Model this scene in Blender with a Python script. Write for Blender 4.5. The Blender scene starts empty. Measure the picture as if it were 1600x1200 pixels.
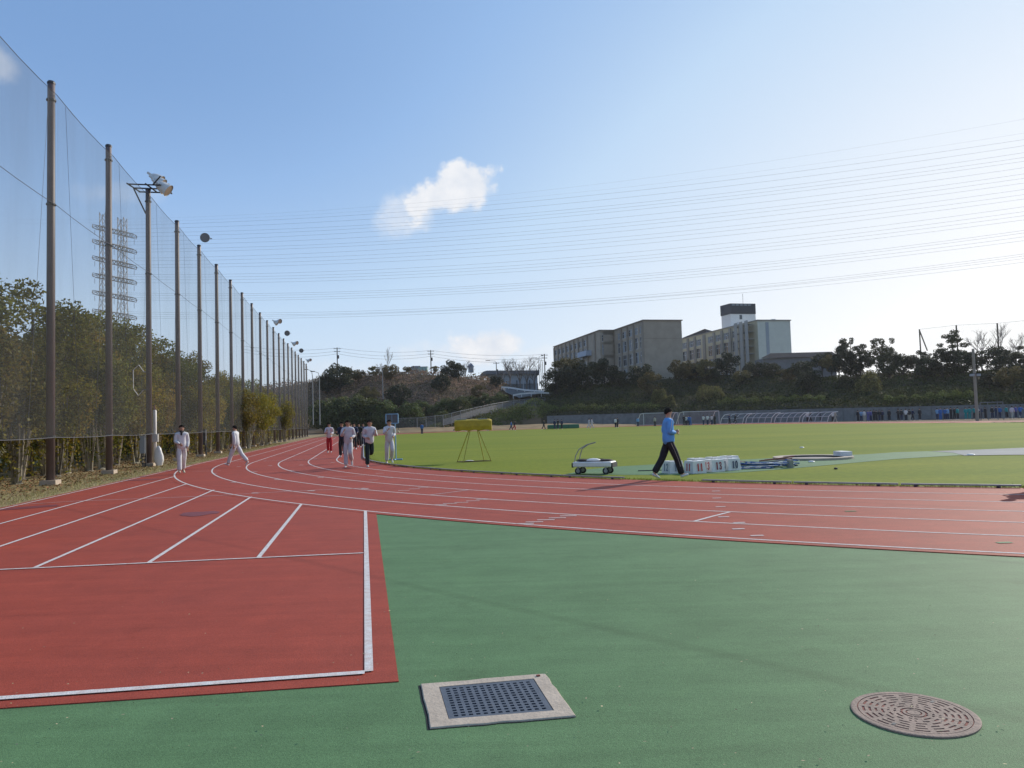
import bpy, bmesh, math, random
import numpy as np
from mathutils import Vector, Matrix
rad = math.radians
random.seed(7)
SC = bpy.context.scene
COL = SC.collection

# ------------------------------------------------------------------ camera
F, PITCH, ROLL, CH = 1164.9, 0.05081, 0.02932, 1.4835
cp, sp = math.cos(PITCH), math.sin(PITCH)
c_, s_ = math.cos(ROLL), math.sin(ROLL)
FW = Vector((0, cp, sp)); R0 = Vector((1, 0, 0)); U0 = R0.cross(FW)
RT = c_*R0 - s_*U0; UP = s_*R0 + c_*U0
cam_d = bpy.data.cameras.new('camera'); cam = bpy.data.objects.new('camera', cam_d); COL.objects.link(cam)
cam_d.sensor_width = 36; cam_d.lens = F/1600*36; cam_d.clip_end = 6000; cam_d.clip_start = 0.05
cam.matrix_world = Matrix(((RT.x, UP.x, -FW.x, 0), (RT.y, UP.y, -FW.y, 0), (RT.z, UP.z, -FW.z, CH), (0, 0, 0, 1)))
SC.camera = cam

# ------------------------------------------------------------------ sky, sun, exposure
SUN_EL, SUN_AZ = rad(27.0), rad(47.0)          # azimuth clockwise from +Y (view direction)
w = bpy.data.worlds.new('World'); SC.world = w; w.use_nodes = True
nt = w.node_tree; N = nt.nodes; L = nt.links; N.clear()
def nd(t, **k):
    n = N.new(t)
    for a, b in k.items(): setattr(n, a, b)
    return n
out = nd('ShaderNodeOutputWorld'); bg = nd('ShaderNodeBackground'); bg.inputs[1].default_value = 0.112
sky = nd('ShaderNodeTexSky', sky_type='NISHITA'); sky.sun_disc = False
sky.sun_elevation = SUN_EL; sky.sun_rotation = SUN_AZ
sky.air_density = 1.0; sky.dust_density = 0.4; sky.ozone_density = 1.6; sky.altitude = 50
def pdir(u, v):
    d = (u-800)/F*RT + (600-v)/F*UP + FW
    return d.normalized()
geo = nd('ShaderNodeNewGeometry')
def vdot(vec):
    n = nd('ShaderNodeVectorMath', operation='DOT_PRODUCT'); L.new(tc.outputs['Generated'], n.inputs[0]); n.inputs[1].default_value = vec
    return n.outputs['Value']
def mth(op, a, b=None, c=None, clamp=False):
    n = nd('ShaderNodeMath', operation=op); n.use_clamp = clamp
    for i, x in enumerate((a, b, c)):
        if x is None: continue
        if isinstance(x, (int, float)): n.inputs[i].default_value = x
        else: L.new(x, n.inputs[i])
    return n.outputs[0]
tc = nd('ShaderNodeTexCoord')
noi = nd('ShaderNodeTexNoise'); noi.inputs['Scale'].default_value = 17; noi.inputs['Detail'].default_value = 9; noi.inputs['Roughness'].default_value = .6
L.new(tc.outputs['Generated'], noi.inputs['Vector'])
noi2 = nd('ShaderNodeTexNoise'); noi2.inputs['Scale'].default_value = 34; noi2.inputs['Detail'].default_value = 8
noi2.inputs['Roughness'].default_value = .62
L.new(tc.outputs['Generated'], noi2.inputs['Vector'])
# each cloud: centre pixel direction, half width, half height, tilt, density, softness
CLOUDS = [(700, 303, .066, .037, .24, 1.0, .40), (636, 326, .050, .036, .3, .55, .9), (672, 318, .05, .035, .3, .7, .7), (745, 292, .03, .018, -.4, .42, .8),
          (768, 543, .066, .030, .05, 1.0, .6), (700, 556, .09, .02, 0, .45, .9), (850, 556, .12, .02, 0, .35, .9),
          (-6, 100, .02, .026, .9, .45, .8), (196, 300, .05, .015, .1, .18, .9), (540, 582, .16, .02, 0, .22, .9)]
mask = None
for (u, v, cw, chh, tilt, dens, soft) in CLOUDS:
    c = pdir(u, v); r = c.cross(Vector((0, 0, 1))).normalized(); b = r.cross(c).normalized()
    r2 = math.cos(tilt)*r + math.sin(tilt)*b; b2 = -math.sin(tilt)*r + math.cos(tilt)*b
    x = mth('DIVIDE', vdot(r2), cw); y = mth('DIVIDE', vdot(b2), chh)
    rr = mth('SQRT', mth('ADD', mth('MULTIPLY', x, x), mth('MULTIPLY', y, y)))
    e = mth('ADD', mth('SUBTRACT', 1.0, rr), mth('MULTIPLY', mth('SUBTRACT', noi.outputs[0], .5), 2.3))
    m = mth('DIVIDE', e, soft, clamp=True)
    m = mth('MULTIPLY', mth('MULTIPLY', m, m), mth('SUBTRACT', 3, mth('MULTIPLY', m, 2)))
    front = mth('GREATER_THAN', vdot(c), .5)
    m = mth('MULTIPLY', mth('MULTIPLY', m, dens), front)
    mask = m if mask is None else mth('MAXIMUM', mask, m)
# clear winter sky: the physical sky mixed with a haze-whitened gradient (paler low down and on the sun's side)
sunv = (math.sin(SUN_AZ)*math.cos(SUN_EL), math.cos(SUN_AZ)*math.cos(SUN_EL), math.sin(SUN_EL))
csn = mth('MAXIMUM', vdot(sunv), 0.0); el = mth('MAXIMUM', vdot((0, 0, 1)), 0.0)
low = mth('SUBTRACT', 1.0, mth('DIVIDE', el, .5), clamp=True)
t1 = mth('MULTIPLY', mth('MULTIPLY', mth('POWER', csn, 4.8), .36), mth('ADD', 1.0, mth('MULTIPLY', low, 2.7)))
t2 = mth('MULTIPLY', mth('POWER', low, 2.3), .60)
tt = mth('ADD', mth('ADD', t1, t2), .035, clamp=True)
BS = 1/0.112
rmp = nd('ShaderNodeValToRGB'); L.new(tt, rmp.inputs[0]); re_ = rmp.color_ramp.elements
re_[0].position = 0; re_[0].color = (.155, .305, .60, 1); re_[1].position = 1; re_[1].color = (1, 1, 1, 1)
for p_, c_4 in ((.13, (.31, .50, .81, 1)), (.32, (.54, .715, .92, 1)), (.66, (.79, .87, .96, 1))): q_ = re_.new(p_); q_.color = c_4
gcol = nd('ShaderNodeMixRGB'); gcol.blend_type = 'MULTIPLY'; gcol.inputs[0].default_value = 1; L.new(rmp.outputs[0], gcol.inputs[1]); gcol.inputs[2].default_value = (BS*1.02, BS*1.02, BS*1.03, 1)
hs = nd('ShaderNodeMixRGB'); hs.inputs[0].default_value = .93; L.new(sky.outputs[0], hs.inputs[1]); L.new(gcol.outputs[0], hs.inputs[2])
mx = nd('ShaderNodeMixRGB'); L.new(mask, mx.inputs[0]); L.new(hs.outputs[0], mx.inputs[1])
cr = nd('ShaderNodeMixRGB'); L.new(noi2.outputs[0], cr.inputs[0]); cr.inputs[1].default_value = (.62*BS, .70*BS, .82*BS, 1); cr.inputs[2].default_value = (1.05*BS, 1.03*BS, 1.02*BS, 1)
L.new(cr.outputs[0], mx.inputs[2])
L.new(mx.outputs[0], bg.inputs[0]); L.new(bg.outputs[0], out.inputs[0])
sd = bpy.data.lights.new('sun', 'SUN'); sd.energy = 4.15; sd.angle = rad(.55); sd.color = (1, .93, .82)
sun = bpy.data.objects.new('sun', sd); COL.objects.link(sun)
sv = Vector((math.sin(SUN_AZ)*math.cos(SUN_EL), math.cos(SUN_AZ)*math.cos(SUN_EL), math.sin(SUN_EL)))
sun.rotation_euler = sv.to_track_quat('Z', 'Y').to_euler(); sun.location = (0, 0, 50)
SC.view_settings.view_transform = 'Standard'; SC.view_settings.look = 'None'; SC.view_settings.gamma = 1
SC.view_settings.use_curve_mapping = False; SC.view_settings.exposure = 0.0
SC.render.engine = 'CYCLES'; SC.cycles.max_bounces = 5; SC.cycles.transparent_max_bounces = 24
SC.cycles.diffuse_bounces = 3; SC.cycles.glossy_bounces = 2; SC.cycles.transmission_bounces = 2; SC.cycles.volume_bounces = 0
SC.cycles.caustics_reflective = False; SC.cycles.caustics_refractive = False

# ------------------------------------------------------------------ place helpers
def ray(u, v): return (u-800)/F*RT + (600-v)/F*UP + FW
def G(u, v, z=0.0):
    d = ray(u, v); t = (z-CH)/d.z; return Vector((d.x*t, d.y*t, z))
def P(u, v, Y):
    d = ray(u, v); t = Y/d.y; return Vector((d.x*t, Y, CH+d.z*t))
TH, C0, ST, RR, LW = 0.19868, -0.0088, 35.933, 31.051, 1.22
DD = Vector((-math.sin(TH), math.cos(TH), 0)); LEFT = Vector((-DD.y, DD.x, 0))
def SO(s, o, z=0.0):
    p = DD*s + LEFT*(o+C0); return Vector((p.x, p.y, z))
LS = 70.0        # length of the straights
def oval(q, o, z=0.0):
    """q = running length on the kerb line: q<0 the near straight (going away), then the near bend, the back straight"""
    if q < 0: return SO(ST-q, o, z)
    a = q/RR
    if a < math.pi: return SO(ST-(RR+o)*math.sin(a), (RR+o)*math.cos(a)-RR, z)
    return SO(ST+(q-math.pi*RR), -2*RR-o, z)

# ------------------------------------------------------------------ mesh helpers
class MB:
    def __init__(s): s.v = []; s.f = []
    def add(s, vs, fs):
        n = len(s.v); s.v += [tuple(x) for x in vs]; s.f += [tuple(i+n for i in f) for f in fs]; return s
    def box(s, c, d, rz=0, M=None):
        vs = []
        for x in (-.5, .5):
            for y in (-.5, .5):
                for z in (-.5, .5):
                    p = Vector((x*d[0], y*d[1], z*d[2]))
                    p = Vector((p.x*math.cos(rz)-p.y*math.sin(rz), p.x*math.sin(rz)+p.y*math.cos(rz), p.z)) + Vector(c)
                    vs.append(M @ p if M else p)
        return s.add(vs, [(0, 1, 3, 2), (4, 6, 7, 5), (0, 4, 5, 1), (2, 3, 7, 6), (0, 2, 6, 4), (1, 5, 7, 3)])
    def tube(s, pts, r, n=6, cap=True):
        pts = [Vector(p) for p in pts]; k = len(pts)
        rs = r if isinstance(r, (list, tuple)) else [r]*k
        base = len(s.v); prev = None
        for i, p in enumerate(pts):
            t = (pts[min(i+1, k-1)]-pts[max(i-1, 0)])
            t = t.normalized() if t.length > 1e-9 else Vector((0, 0, 1))
            if prev is None:
                a = t.cross(Vector((0, 0, 1)))
                if a.length < .05: a = t.cross(Vector((1, 0, 0)))
                a.normalize()
            else:
                a = prev - t*prev.dot(t); a.normalize()
            prev = a; b = t.cross(a)
            for j in range(n):
                g = 2*math.pi*j/n; s.v.append(tuple(p + rs[i]*(math.cos(g)*a+math.sin(g)*b)))
        for i in range(k-1):
            for j in range(n):
                s.f.append((base+i*n+j, base+i*n+(j+1) % n, base+(i+1)*n+(j+1) % n, base+(i+1)*n+j))
        if cap:
            s.f.append(tuple(base+j for j in reversed(range(n)))); s.f.append(tuple(base+(k-1)*n+j for j in range(n)))
        return s
    def lathe(s, prof, c=(0, 0, 0), n=16, M=None):
        base = len(s.v); c = Vector(c)
        for (r, z) in prof:
            for j in range(n):
                g = 2*math.pi*j/n; p = Vector((r*math.cos(g), r*math.sin(g), z))
                p = (M @ p if M else p) + c; s.v.append(tuple(p))
        for i in range(len(prof)-1):
            for j in range(n):
                s.f.append((base+i*n+j, base+i*n+(j+1) % n, base+(i+1)*n+(j+1) % n, base+(i+1)*n+j))
        s.f.append(tuple(base+j for j in reversed(range(n)))); s.f.append(tuple(base+(len(prof)-1)*n+j for j in range(n)))
        return s
    def mesh(s, name, smooth=False):
        me = bpy.data.meshes.new(name); me.from_pydata(s.v, [], s.f); me.update()
        if smooth: me.shade_smooth() if hasattr(me, 'shade_smooth') else None
        return me
    def build(s, name, m, parent=None, smooth=False):
        return link(name, s.mesh(name, smooth), m, parent)
def link(name, me, m, parent=None):
    o = bpy.data.objects.new(name, me)
    if m is not None and len(me.materials) == 0:
        for x in (m if isinstance(m, (list, tuple)) else [m]): me.materials.append(x)
    COL.objects.link(o)
    if parent is not None: o.parent = parent
    return o
def tag(o, label=None, cat=None, group=None, kind=None):
    if label: o['label'] = label
    if cat: o['category'] = cat
    if group: o['group'] = group
    if kind: o['kind'] = kind
    return o
def empty(name, loc, rz=0, label=None, cat=None, group=None):
    o = bpy.data.objects.new(name, None); o.empty_display_size = .3; COL.objects.link(o)
    o.location = loc; o.rotation_euler = (0, 0, rz); return tag(o, label, cat, group)
def kids(o): return [c for c in bpy.data.objects if c.parent is o]
def copy_tree(o, parent=None, ch=None):
    ch = ch if ch is not None else CH_OF
    c = o.copy(); COL.objects.link(c); c.parent = parent
    for k in ch.get(o.name, []): copy_tree(k, c, ch)
    return c
CH_OF = {}
def index_kids():
    CH_OF.clear()
    for o in bpy.data.objects:
        if o.parent is not None: CH_OF.setdefault(o.parent.name, []).append(o)
def quads_mesh(name, V, nper=4):
    """V: (n, nper, 3) array of separate polygons"""
    n = V.shape[0]; me = bpy.data.meshes.new(name)
    me.vertices.add(n*nper); me.vertices.foreach_set('co', V.reshape(-1).astype(np.float32))
    me.loops.add(n*nper); me.loops.foreach_set('vertex_index', np.arange(n*nper, dtype=np.int32))
    me.polygons.add(n); me.polygons.foreach_set('loop_start', (np.arange(n)*nper).astype(np.int32))
    try: me.polygons.foreach_set('loop_total', np.full(n, nper, dtype=np.int32))
    except Exception: pass
    me.update(calc_edges=True); return me
def sheet(name, pts, z, m, parent=None, thick=0.0, kind=None):
    """a flat polygon, with a skirt if thick"""
    me = bpy.data.meshes.new(name); n = len(pts)
    vs = [(p[0], p[1], z) for p in pts]; fs = [tuple(range(n))]
    if thick:
        vs += [(p[0], p[1], z-thick) for p in pts]
        fs += [(i, i+n, (i+1) % n+n, (i+1) % n) for i in range(n)]
    me.from_pydata(vs, [], fs); me.update()
    o = link(name, me, m, parent)
    if me.polygons[0].normal.z < 0: me.flip_normals()
    if kind: o['kind'] = kind
    return o

# ------------------------------------------------------------------ materials
def mat(name, col, rough=.7, var=.0, scale=5.0, col2=None, bump=0.0, bscale=60, spec=.5, island=0.0, objrand=0.0, metal=0, trans=0.0, det=4, world=True, fine=None):
    m = bpy.data.materials.new(name); m.use_nodes = True; t = m.node_tree; nn = t.nodes; ll = t.links
    b = nn['Principled BSDF']; b.inputs['Roughness'].default_value = rough; b.inputs['Metallic'].default_value = metal
    b.inputs['Specular IOR Level'].default_value = spec
    col = (*col, 1)[:4]; src = None
    if world:
        g = nn.new('ShaderNodeNewGeometry'); vec = g.outputs['Position']
    else:
        g = nn.new('ShaderNodeTexCoord'); vec = g.outputs['Object']
    if col2 is None: col2 = tuple(max(0, x*(1-var)) for x in col[:3])
    if var or (col2 is not None and scale):
        n = nn.new('ShaderNodeTexNoise'); n.inputs['Scale'].default_value = scale; n.inputs['Detail'].default_value = det; n.inputs['Roughness'].default_value = .6
        ll.new(vec, n.inputs['Vector'])
        r = nn.new('ShaderNodeValToRGB'); r.color_ramp.elements[0].position = .35; r.color_ramp.elements[1].position = .68
        r.color_ramp.elements[0].color = col; r.color_ramp.elements[1].color = (*col2, 1)[:4]
        ll.new(n.outputs[0], r.inputs[0]); src = r.outputs[0]
    if fine:   # (scale, amount)
        n = nn.new('ShaderNodeTexNoise'); n.inputs['Scale'].default_value = fine[0]; n.inputs['Detail'].default_value = 3
        ll.new(vec, n.inputs['Vector'])
        mr = nn.new('ShaderNodeMapRange'); mr.inputs[1].default_value = .3; mr.inputs[2].default_value = .7
        mr.inputs[3].default_value = 1-fine[1]; mr.inputs[4].default_value = 1+fine[1]; ll.new(n.outputs[0], mr.inputs[0])
        h = nn.new('ShaderNodeHueSaturation'); ll.new(mr.outputs[0], h.inputs['Value'])
        if src: ll.new(src, h.inputs['Color'])
        else: h.inputs['Color'].default_value = col
        src = h.outputs[0]
    if island or objrand:
        h = nn.new('ShaderNodeHueSaturation')
        if src: ll.new(src, h.inputs['Color'])
        else: h.inputs['Color'].default_value = col
        if island:
            gg = nn.new('ShaderNodeNewGeometry'); rs = gg.outputs['Random Per Island']
            mr = nn.new('ShaderNodeMapRange'); mr.inputs[3].default_value = 1-island; mr.inputs[4].default_value = 1+island; ll.new(rs, mr.inputs[0])
            ll.new(mr.outputs[0], h.inputs['Value'])
            mr = nn.new('ShaderNodeMapRange'); mr.inputs[3].default_value = .5-.035*island; mr.inputs[4].default_value = .5+.05*island
            mu = nn.new('ShaderNodeMath'); mu.operation = 'FRACT'; m3 = nn.new('ShaderNodeMath'); m3.operation = 'MULTIPLY'; m3.inputs[1].default_value = 17.3
            ll.new(rs, m3.inputs[0]); ll.new(m3.outputs[0], mu.inputs[0]); ll.new(mu.outputs[0], mr.inputs[0]); ll.new(mr.outputs[0], h.inputs['Hue'])
        src = h.outputs[0]
        if objrand:
            h2 = nn.new('ShaderNodeHueSaturation'); oi = nn.new('ShaderNodeObjectInfo')
            mr = nn.new('ShaderNodeMapRange'); mr.inputs[3].default_value = 1-objrand; mr.inputs[4].default_value = 1+objrand
            ll.new(oi.outputs['Random'], mr.inputs[0]); ll.new(mr.outputs[0], h2.inputs['Value'])
            mr = nn.new('ShaderNodeMapRange'); mr.inputs[3].default_value = .5-.06*objrand; mr.inputs[4].default_value = .5+.06*objrand
            mu = nn.new('ShaderNodeMath'); mu.operation = 'FRACT'; m3 = nn.new('ShaderNodeMath'); m3.operation = 'MULTIPLY'; m3.inputs[1].default_value = 7.7
            ll.new(oi.outputs['Random'], m3.inputs[0]); ll.new(m3.outputs[0], mu.inputs[0]); ll.new(mu.outputs[0], mr.inputs[0]); ll.new(mr.outputs[0], h2.inputs['Hue'])
            ll.new(src, h2.inputs['Color']); src = h2.outputs[0]
    if src: ll.new(src, b.inputs['Base Color'])
    else: b.inputs['Base Color'].default_value = col
    if bump:
        n = nn.new('ShaderNodeTexNoise'); n.inputs['Scale'].default_value = bscale; n.inputs['Detail'].default_value = 3
        ll.new(vec, n.inputs['Vector'])
        bp = nn.new('ShaderNodeBump'); bp.inputs['Strength'].default_value = bump; bp.inputs['Distance'].default_value = .01
        ll.new(n.outputs[0], bp.inputs['Height']); ll.new(bp.outputs[0], b.inputs['Normal'])
    if trans:
        tr = nn.new('ShaderNodeBsdfTranslucent'); ms = nn.new('ShaderNodeMixShader'); ms.inputs[0].default_value = trans
        if src: ll.new(src, tr.inputs[0])
        else: tr.inputs[0].default_value = col
        ll.new(b.outputs[0], ms.inputs[1]); ll.new(tr.outputs[0], ms.inputs[2]); ll.new(ms.outputs[0], nn['Material Output'].inputs[0])
    return m

def track_mat(name, a, b_, stain, seam=True, fog=(0.30, 0.25, 0.25)):
    """rubber granule surface: fine speckle, broad mottling, faint paving seams and wear"""
    m = bpy.data.materials.new(name); m.use_nodes = True; t = m.node_tree; nn = t.nodes; ll = t.links
    bs = nn['Principled BSDF']; g = nn.new('ShaderNodeNewGeometry')
    def noise(s, d=3, r=.55):
        n = nn.new('ShaderNodeTexNoise'); n.inputs['Scale'].default_value = s; n.inputs['Detail'].default_value = d; n.inputs['Roughness'].default_value = r
        ll.new(g.outputs['Position'], n.inputs['Vector']); return n.outputs[0]
    def ramp(src, p0, p1, c0, c1):
        r = nn.new('ShaderNodeValToRGB'); r.color_ramp.elements[0].position = p0; r.color_ramp.elements[1].position = p1
        r.color_ramp.elements[0].color = (*c0, 1); r.color_ramp.elements[1].color = (*c1, 1); ll.new(src, r.inputs[0]); return r.outputs[0]
    base = ramp(noise(.55, 5, .6), .3, .72, a, b_)
    sp_ = ramp(noise(230, 2), .25, .75, (.62, .62, .62), (1.38, 1.38, 1.38))
    sp2 = ramp(noise(75, 4, .7), .3, .7, (.84, .84, .84), (1.16, 1.16, 1.16))
    st = ramp(noise(.23, 6, .7), .56, .74, (1, 1, 1), stain)
    cur = base
    md = ramp(noise(2.6, 6, .7), .3, .7, (.90, .90, .90), (1.10, 1.10, 1.10))
    mp = nn.new('ShaderNodeMapping'); mp.inputs['Scale'].default_value = (.25, 3.2, 1); mp.inputs['Rotation'].default_value = (0, 0, .35); ll.new(g.outputs['Position'], mp.inputs[0])
    n9 = nn.new('ShaderNodeTexNoise'); n9.inputs['Scale'].default_value = 1.5; n9.inputs['Detail'].default_value = 7; n9.inputs['Roughness'].default_value = .7; ll.new(mp.outputs[0], n9.inputs['Vector'])
    scr = ramp(n9.outputs[0], .38, .66, (1.06, 1.06, 1.06), (.90, .90, .89))
    dk_ = ramp(noise(1.5, 10, .78), .56, .78, (1, 1, 1), (.74, .70, .64))
    lt_ = ramp(noise(.8, 9, .75, ), .26, .42, (1.16, 1.13, 1.08), (1, 1, 1))
    wv = nn.new('ShaderNodeTexWave'); wv.inputs['Scale'].default_value = .105; wv.inputs['Distortion'].default_value = .25; wv.inputs['Detail'].default_value = 1; wv.bands_direction = 'DIAGONAL'; ll.new(g.outputs['Position'], wv.inputs['Vector'])
    sm = ramp(wv.outputs[0], .0, .0006, (.86, .86, .84), (1, 1, 1))
    for x in (sp_, sp2, st, md, scr, dk_, lt_, sm):
        mm = nn.new('ShaderNodeMixRGB'); mm.blend_type = 'MULTIPLY'; mm.inputs[0].default_value = 1; ll.new(cur, mm.inputs[1]); ll.new(x, mm.inputs[2]); cur = mm.outputs[0]
    ll.new(cur, bs.inputs['Base Color']); bs.inputs['Roughness'].default_value = .72; bs.inputs['Specular IOR Level'].default_value = .22
    bp = nn.new('ShaderNodeBump'); bp.inputs['Strength'].default_value = .55; bp.inputs['Distance'].default_value = .004
    ll.new(noise(170, 3), bp.inputs['Height']); ll.new(bp.outputs[0], bs.inputs['Normal'])
    return m

M = {}
M['red'] = track_mat('red_track_rubber', (.350, .058, .030), (.305, .054, .031), (.86, .82, .84))
M['green'] = track_mat('green_rubber', (.092, .176, .072), (.112, .204, .088), (.88, .9, .86))
M['line'] = mat('line_paint', (.66, .64, .61), .85, 0, 16, (.56, .44, .39), bump=.5, bscale=140, fine=(150, .16), det=8)
M['line_old'] = mat('worn_line_paint', (.62, .50, .47), .75, .35, 12)
def grass_mat():
    m = bpy.data.materials.new('turf'); m.use_nodes = True; t = m.node_tree; nn = t.nodes; ll = t.links
    bs = nn['Principled BSDF']; g = nn.new('ShaderNodeNewGeometry')
    def noise(s, d=3, r=.55, vec=None):
        n = nn.new('ShaderNodeTexNoise'); n.inputs['Scale'].default_value = s; n.inputs['Detail'].default_value = d; n.inputs['Roughness'].default_value = r
        ll.new(vec or g.outputs['Position'], n.inputs['Vector']); return n.outputs[0]
    mp = nn.new('ShaderNodeMapping'); mp.inputs['Scale'].default_value = (.08, .55, 1); mp.inputs['Rotation'].default_value = (0, 0, -.12)
    ll.new(g.outputs['Position'], mp.inputs[0])
    r = nn.new('ShaderNodeValToRGB'); r.color_ramp.elements[0].position = .32; r.color_ramp.elements[1].position = .7
    r.color_ramp.elements[0].color = (.130, .175, .006, 1); r.color_ramp.elements[1].color = (.215, .232, .014, 1); ll.new(noise(.5, 6, .65, mp.outputs[0]), r.inputs[0])
    r2 = nn.new('ShaderNodeValToRGB'); r2.color_ramp.elements[0].position = .3; r2.color_ramp.elements[1].position = .7
    r2.color_ramp.elements[0].color = (.72, .74, .7, 1); r2.color_ramp.elements[1].color = (1.2, 1.18, 1.15, 1); ll.new(noise(5, 6, .7), r2.inputs[0])
    mm = nn.new('ShaderNodeMixRGB'); mm.blend_type = 'MULTIPLY'; mm.inputs[0].default_value = 1; ll.new(r.outputs[0], mm.inputs[1]); ll.new(r2.outputs[0], mm.inputs[2])
    ll.new(mm.outputs[0], bs.inputs['Base Color']); bs.inputs['Roughness'].default_value = .9; bs.inputs['Specular IOR Level'].default_value = .15
    bp = nn.new('ShaderNodeBump'); bp.inputs['Strength'].default_value = .5; bp.inputs['Distance'].default_value = .02
    ll.new(noise(22, 4), bp.inputs['Height']); ll.new(bp.outputs[0], bs.inputs['Normal'])
    return m
M['turf'] = grass_mat()
M['dirt'] = mat('tan_dirt', (.24, .165, .095), .95, 0, .35, (.17, .12, .075), bump=.5, bscale=8, spec=.1)
M['verge'] = mat('dry_verge', (.36, .29, .16), .95, 0, .9, (.24, .165, .085), bump=.9, bscale=25, spec=.1, fine=(14, .3), det=6)
M['conc'] = mat('concrete', (.50, .405, .31), .85, .22, 6, bump=.4, bscale=60, fine=(45, .08))
M['grate'] = mat('painted_iron_grate', (.085, .10, .125), .6, .2, 12, bump=.2, bscale=80)
M['pit'] = mat('drain_pit', (.015, .013, .012), .9)
M['rust'] = mat('manhole_iron', (.31, .215, .165), .8, 0, 9, (.21, .15, .115), bump=.4, bscale=70, fine=(60, .15))
M['rustdark'] = mat('manhole_groove_dirt', (.15, .04, .03), .85, 0, 14, (.27, .075, .05), bump=.4, bscale=90)
M['pole'] = mat('fence_pole_steel', (.125, .088, .084), .45, .22, 1.6, bump=.15, bscale=20, spec=.5)
M['white'] = mat('white_paint', (.82, .78, .73), .5, .12, 4)
M['galv'] = mat('galvanised_steel', (.34, .33, .32), .5, .25, 8, metal=.3)
M['darkm'] = mat('dark_metal', (.05, .05, .055), .5, .2, 8)
M['lampw'] = mat('lamp_housing', (.62, .60, .56), .38, .15, 6, spec=.6)
M['lampin'] = mat('lamp_reflector', (.30, .22, .20), .35, .2, 6)
M['lampgl'] = mat('lamp_glass', (.14, .14, .15), .2, .1, 6)
M['bark'] = mat('bark', (.105, .085, .065), .9, .4, 5, bump=.7, bscale=25, spec=.15, objrand=.3)
M['stem'] = mat('pale_stem', (.38, .33, .25), .85, .45, 4, bump=.5, bscale=25, spec=.15, objrand=.3)
M['twig'] = mat('bare_twig', (.20, .165, .14), .9, .2, 3, objrand=.15)
M['leaf_olive'] = mat('olive_leaves', (.31, .225, .024), .6, 0, .8, (.17, .14, .024), island=.5, objrand=.42, trans=.38, spec=.15)
M['leaf_green'] = mat('green_leaves', (.20, .185, .026), .6, 0, .8, (.115, .118, .022), island=.5, objrand=.42, trans=.36, spec=.15)
M['leaf_gold'] = mat('yellowing_leaves', (.25, .19, .024), .55, 0, 1.3, (.14, .12, .018), island=.5, objrand=.2, trans=.45, spec=.3)
M['leaf_dark'] = mat('dark_evergreen_leaves', (.060, .062, .024), .6, 0, .5, (.036, .04, .017), island=.6, objrand=.3, trans=.2, spec=.3)
M['leaf_brown'] = mat('brownish_leaves', (.16, .12, .045), .7, 0, .5, (.11, .092, .038), island=.4, objrand=.3, trans=.2, spec=.2)
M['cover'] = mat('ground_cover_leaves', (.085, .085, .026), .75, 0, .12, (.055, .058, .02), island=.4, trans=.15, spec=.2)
M['cover_pale'] = mat('clipped_ground_cover', (.17, .18, .045), .75, 0, .3, (.11, .125, .035), island=.4, trans=.15, spec=.2)  # paler green leaf colour for clipped mounds and hedge lines
M['brush'] = mat('winter_brushwood', (.36, .235, .17), .9, 0, .08, (.24, .175, .12), island=.45, trans=.35, spec=.1)
M['leaf_belt'] = mat('green_belt_leaves', (.12, .13, .036), .6, 0, .5, (.075, .088, .028), island=.5, objrand=.3, trans=.3, spec=.3)
M['bush'] = mat('olive_bush_leaves', (.20, .175, .06), .65, 0, .5, (.14, .13, .05), island=.5, trans=.35, spec=.2)
M['soil'] = mat('hill_soil', (.085, .068, .045), .95, 0, .12, (.06, .058, .032), bump=.6, bscale=2, spec=.05)
M['soilb'] = mat('brown_hill_soil', (.22, .155, .10), .95, 0, .12, (.15, .115, .075), bump=.6, bscale=2, spec=.05)
M['wallc'] = mat('grey_retaining_wall', (.20, .205, .205), .85, .3, 1.2, bump=.3, bscale=12)
M['litter'] = mat('fallen_leaves', (.26, .12, .05), .8, 0, 2.0, (.17, .10, .045), island=.5, spec=.2)
M['blade'] = mat('grass_blades', (.30, .28, .10), .8, 0, 1.5, (.40, .33, .17), island=.4, trans=.2, spec=.2)
M['asph'] = mat('asphalt', (.10, .10, .10), .9, .2, 2)
M['wire'] = mat('power_cable', (.10, .10, .11), .7)
M['pylon'] = mat('pylon_steel', (.40, .36, .31), .6, .3, .6)
M['brickA'] = mat('dun_render', (.40, .33, .25), .88, .14, .6, bump=.2, bscale=4)
M['brickP'] = mat('dun_pilaster', (.30, .25, .195), .88, .14, .6)
M['cream'] = mat('cream_render', (.56, .51, .36), .85, .1, .8)
M['creamP'] = mat('grey_pilaster', (.32, .30, .26), .85, .1, .8)
M['paleend'] = mat('pale_end_wall', (.62, .62, .52), .8, .08, .8)
M['paleband'] = mat('grey_band', (.33, .36, .38), .8, .08, .8)
M['roofd'] = mat('dark_roof', (.055, .055, .065), .6, .2, 1)
M['pane'] = mat('window_glass', (.05, .06, .07), .15, .4, .4, spec=.9)
M['panel_g'] = mat('window_grey_blind', (.30, .33, .36), .5, .25, .9)
M['wframe'] = mat('window_frame', (.50, .50, .50), .5)
M['yellow'] = mat('yellow_canvas', (.50, .335, .01), .55, .25, 5, bump=.7, bscale=14, world=False)
M['yellowm'] = mat('yellow_steel', (.42, .34, .03), .5, .25, 8)
M['bluem'] = mat('pale_blue_steel', (.24, .42, .62), .5, .2, 6)
M['mesh_dark'] = mat('dark_mesh_board', (.14, .145, .16), .8, .2, 20)
M['blues'] = mat('blue_hurdle_board', (.03, .10, .32), .5, .25, 6)
M['brownmat'] = mat('brown_mat', (.10, .06, .05), .85, .25, 10)
M['redp'] = mat('red_paint', (.55, .035, .03), .6)
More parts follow.
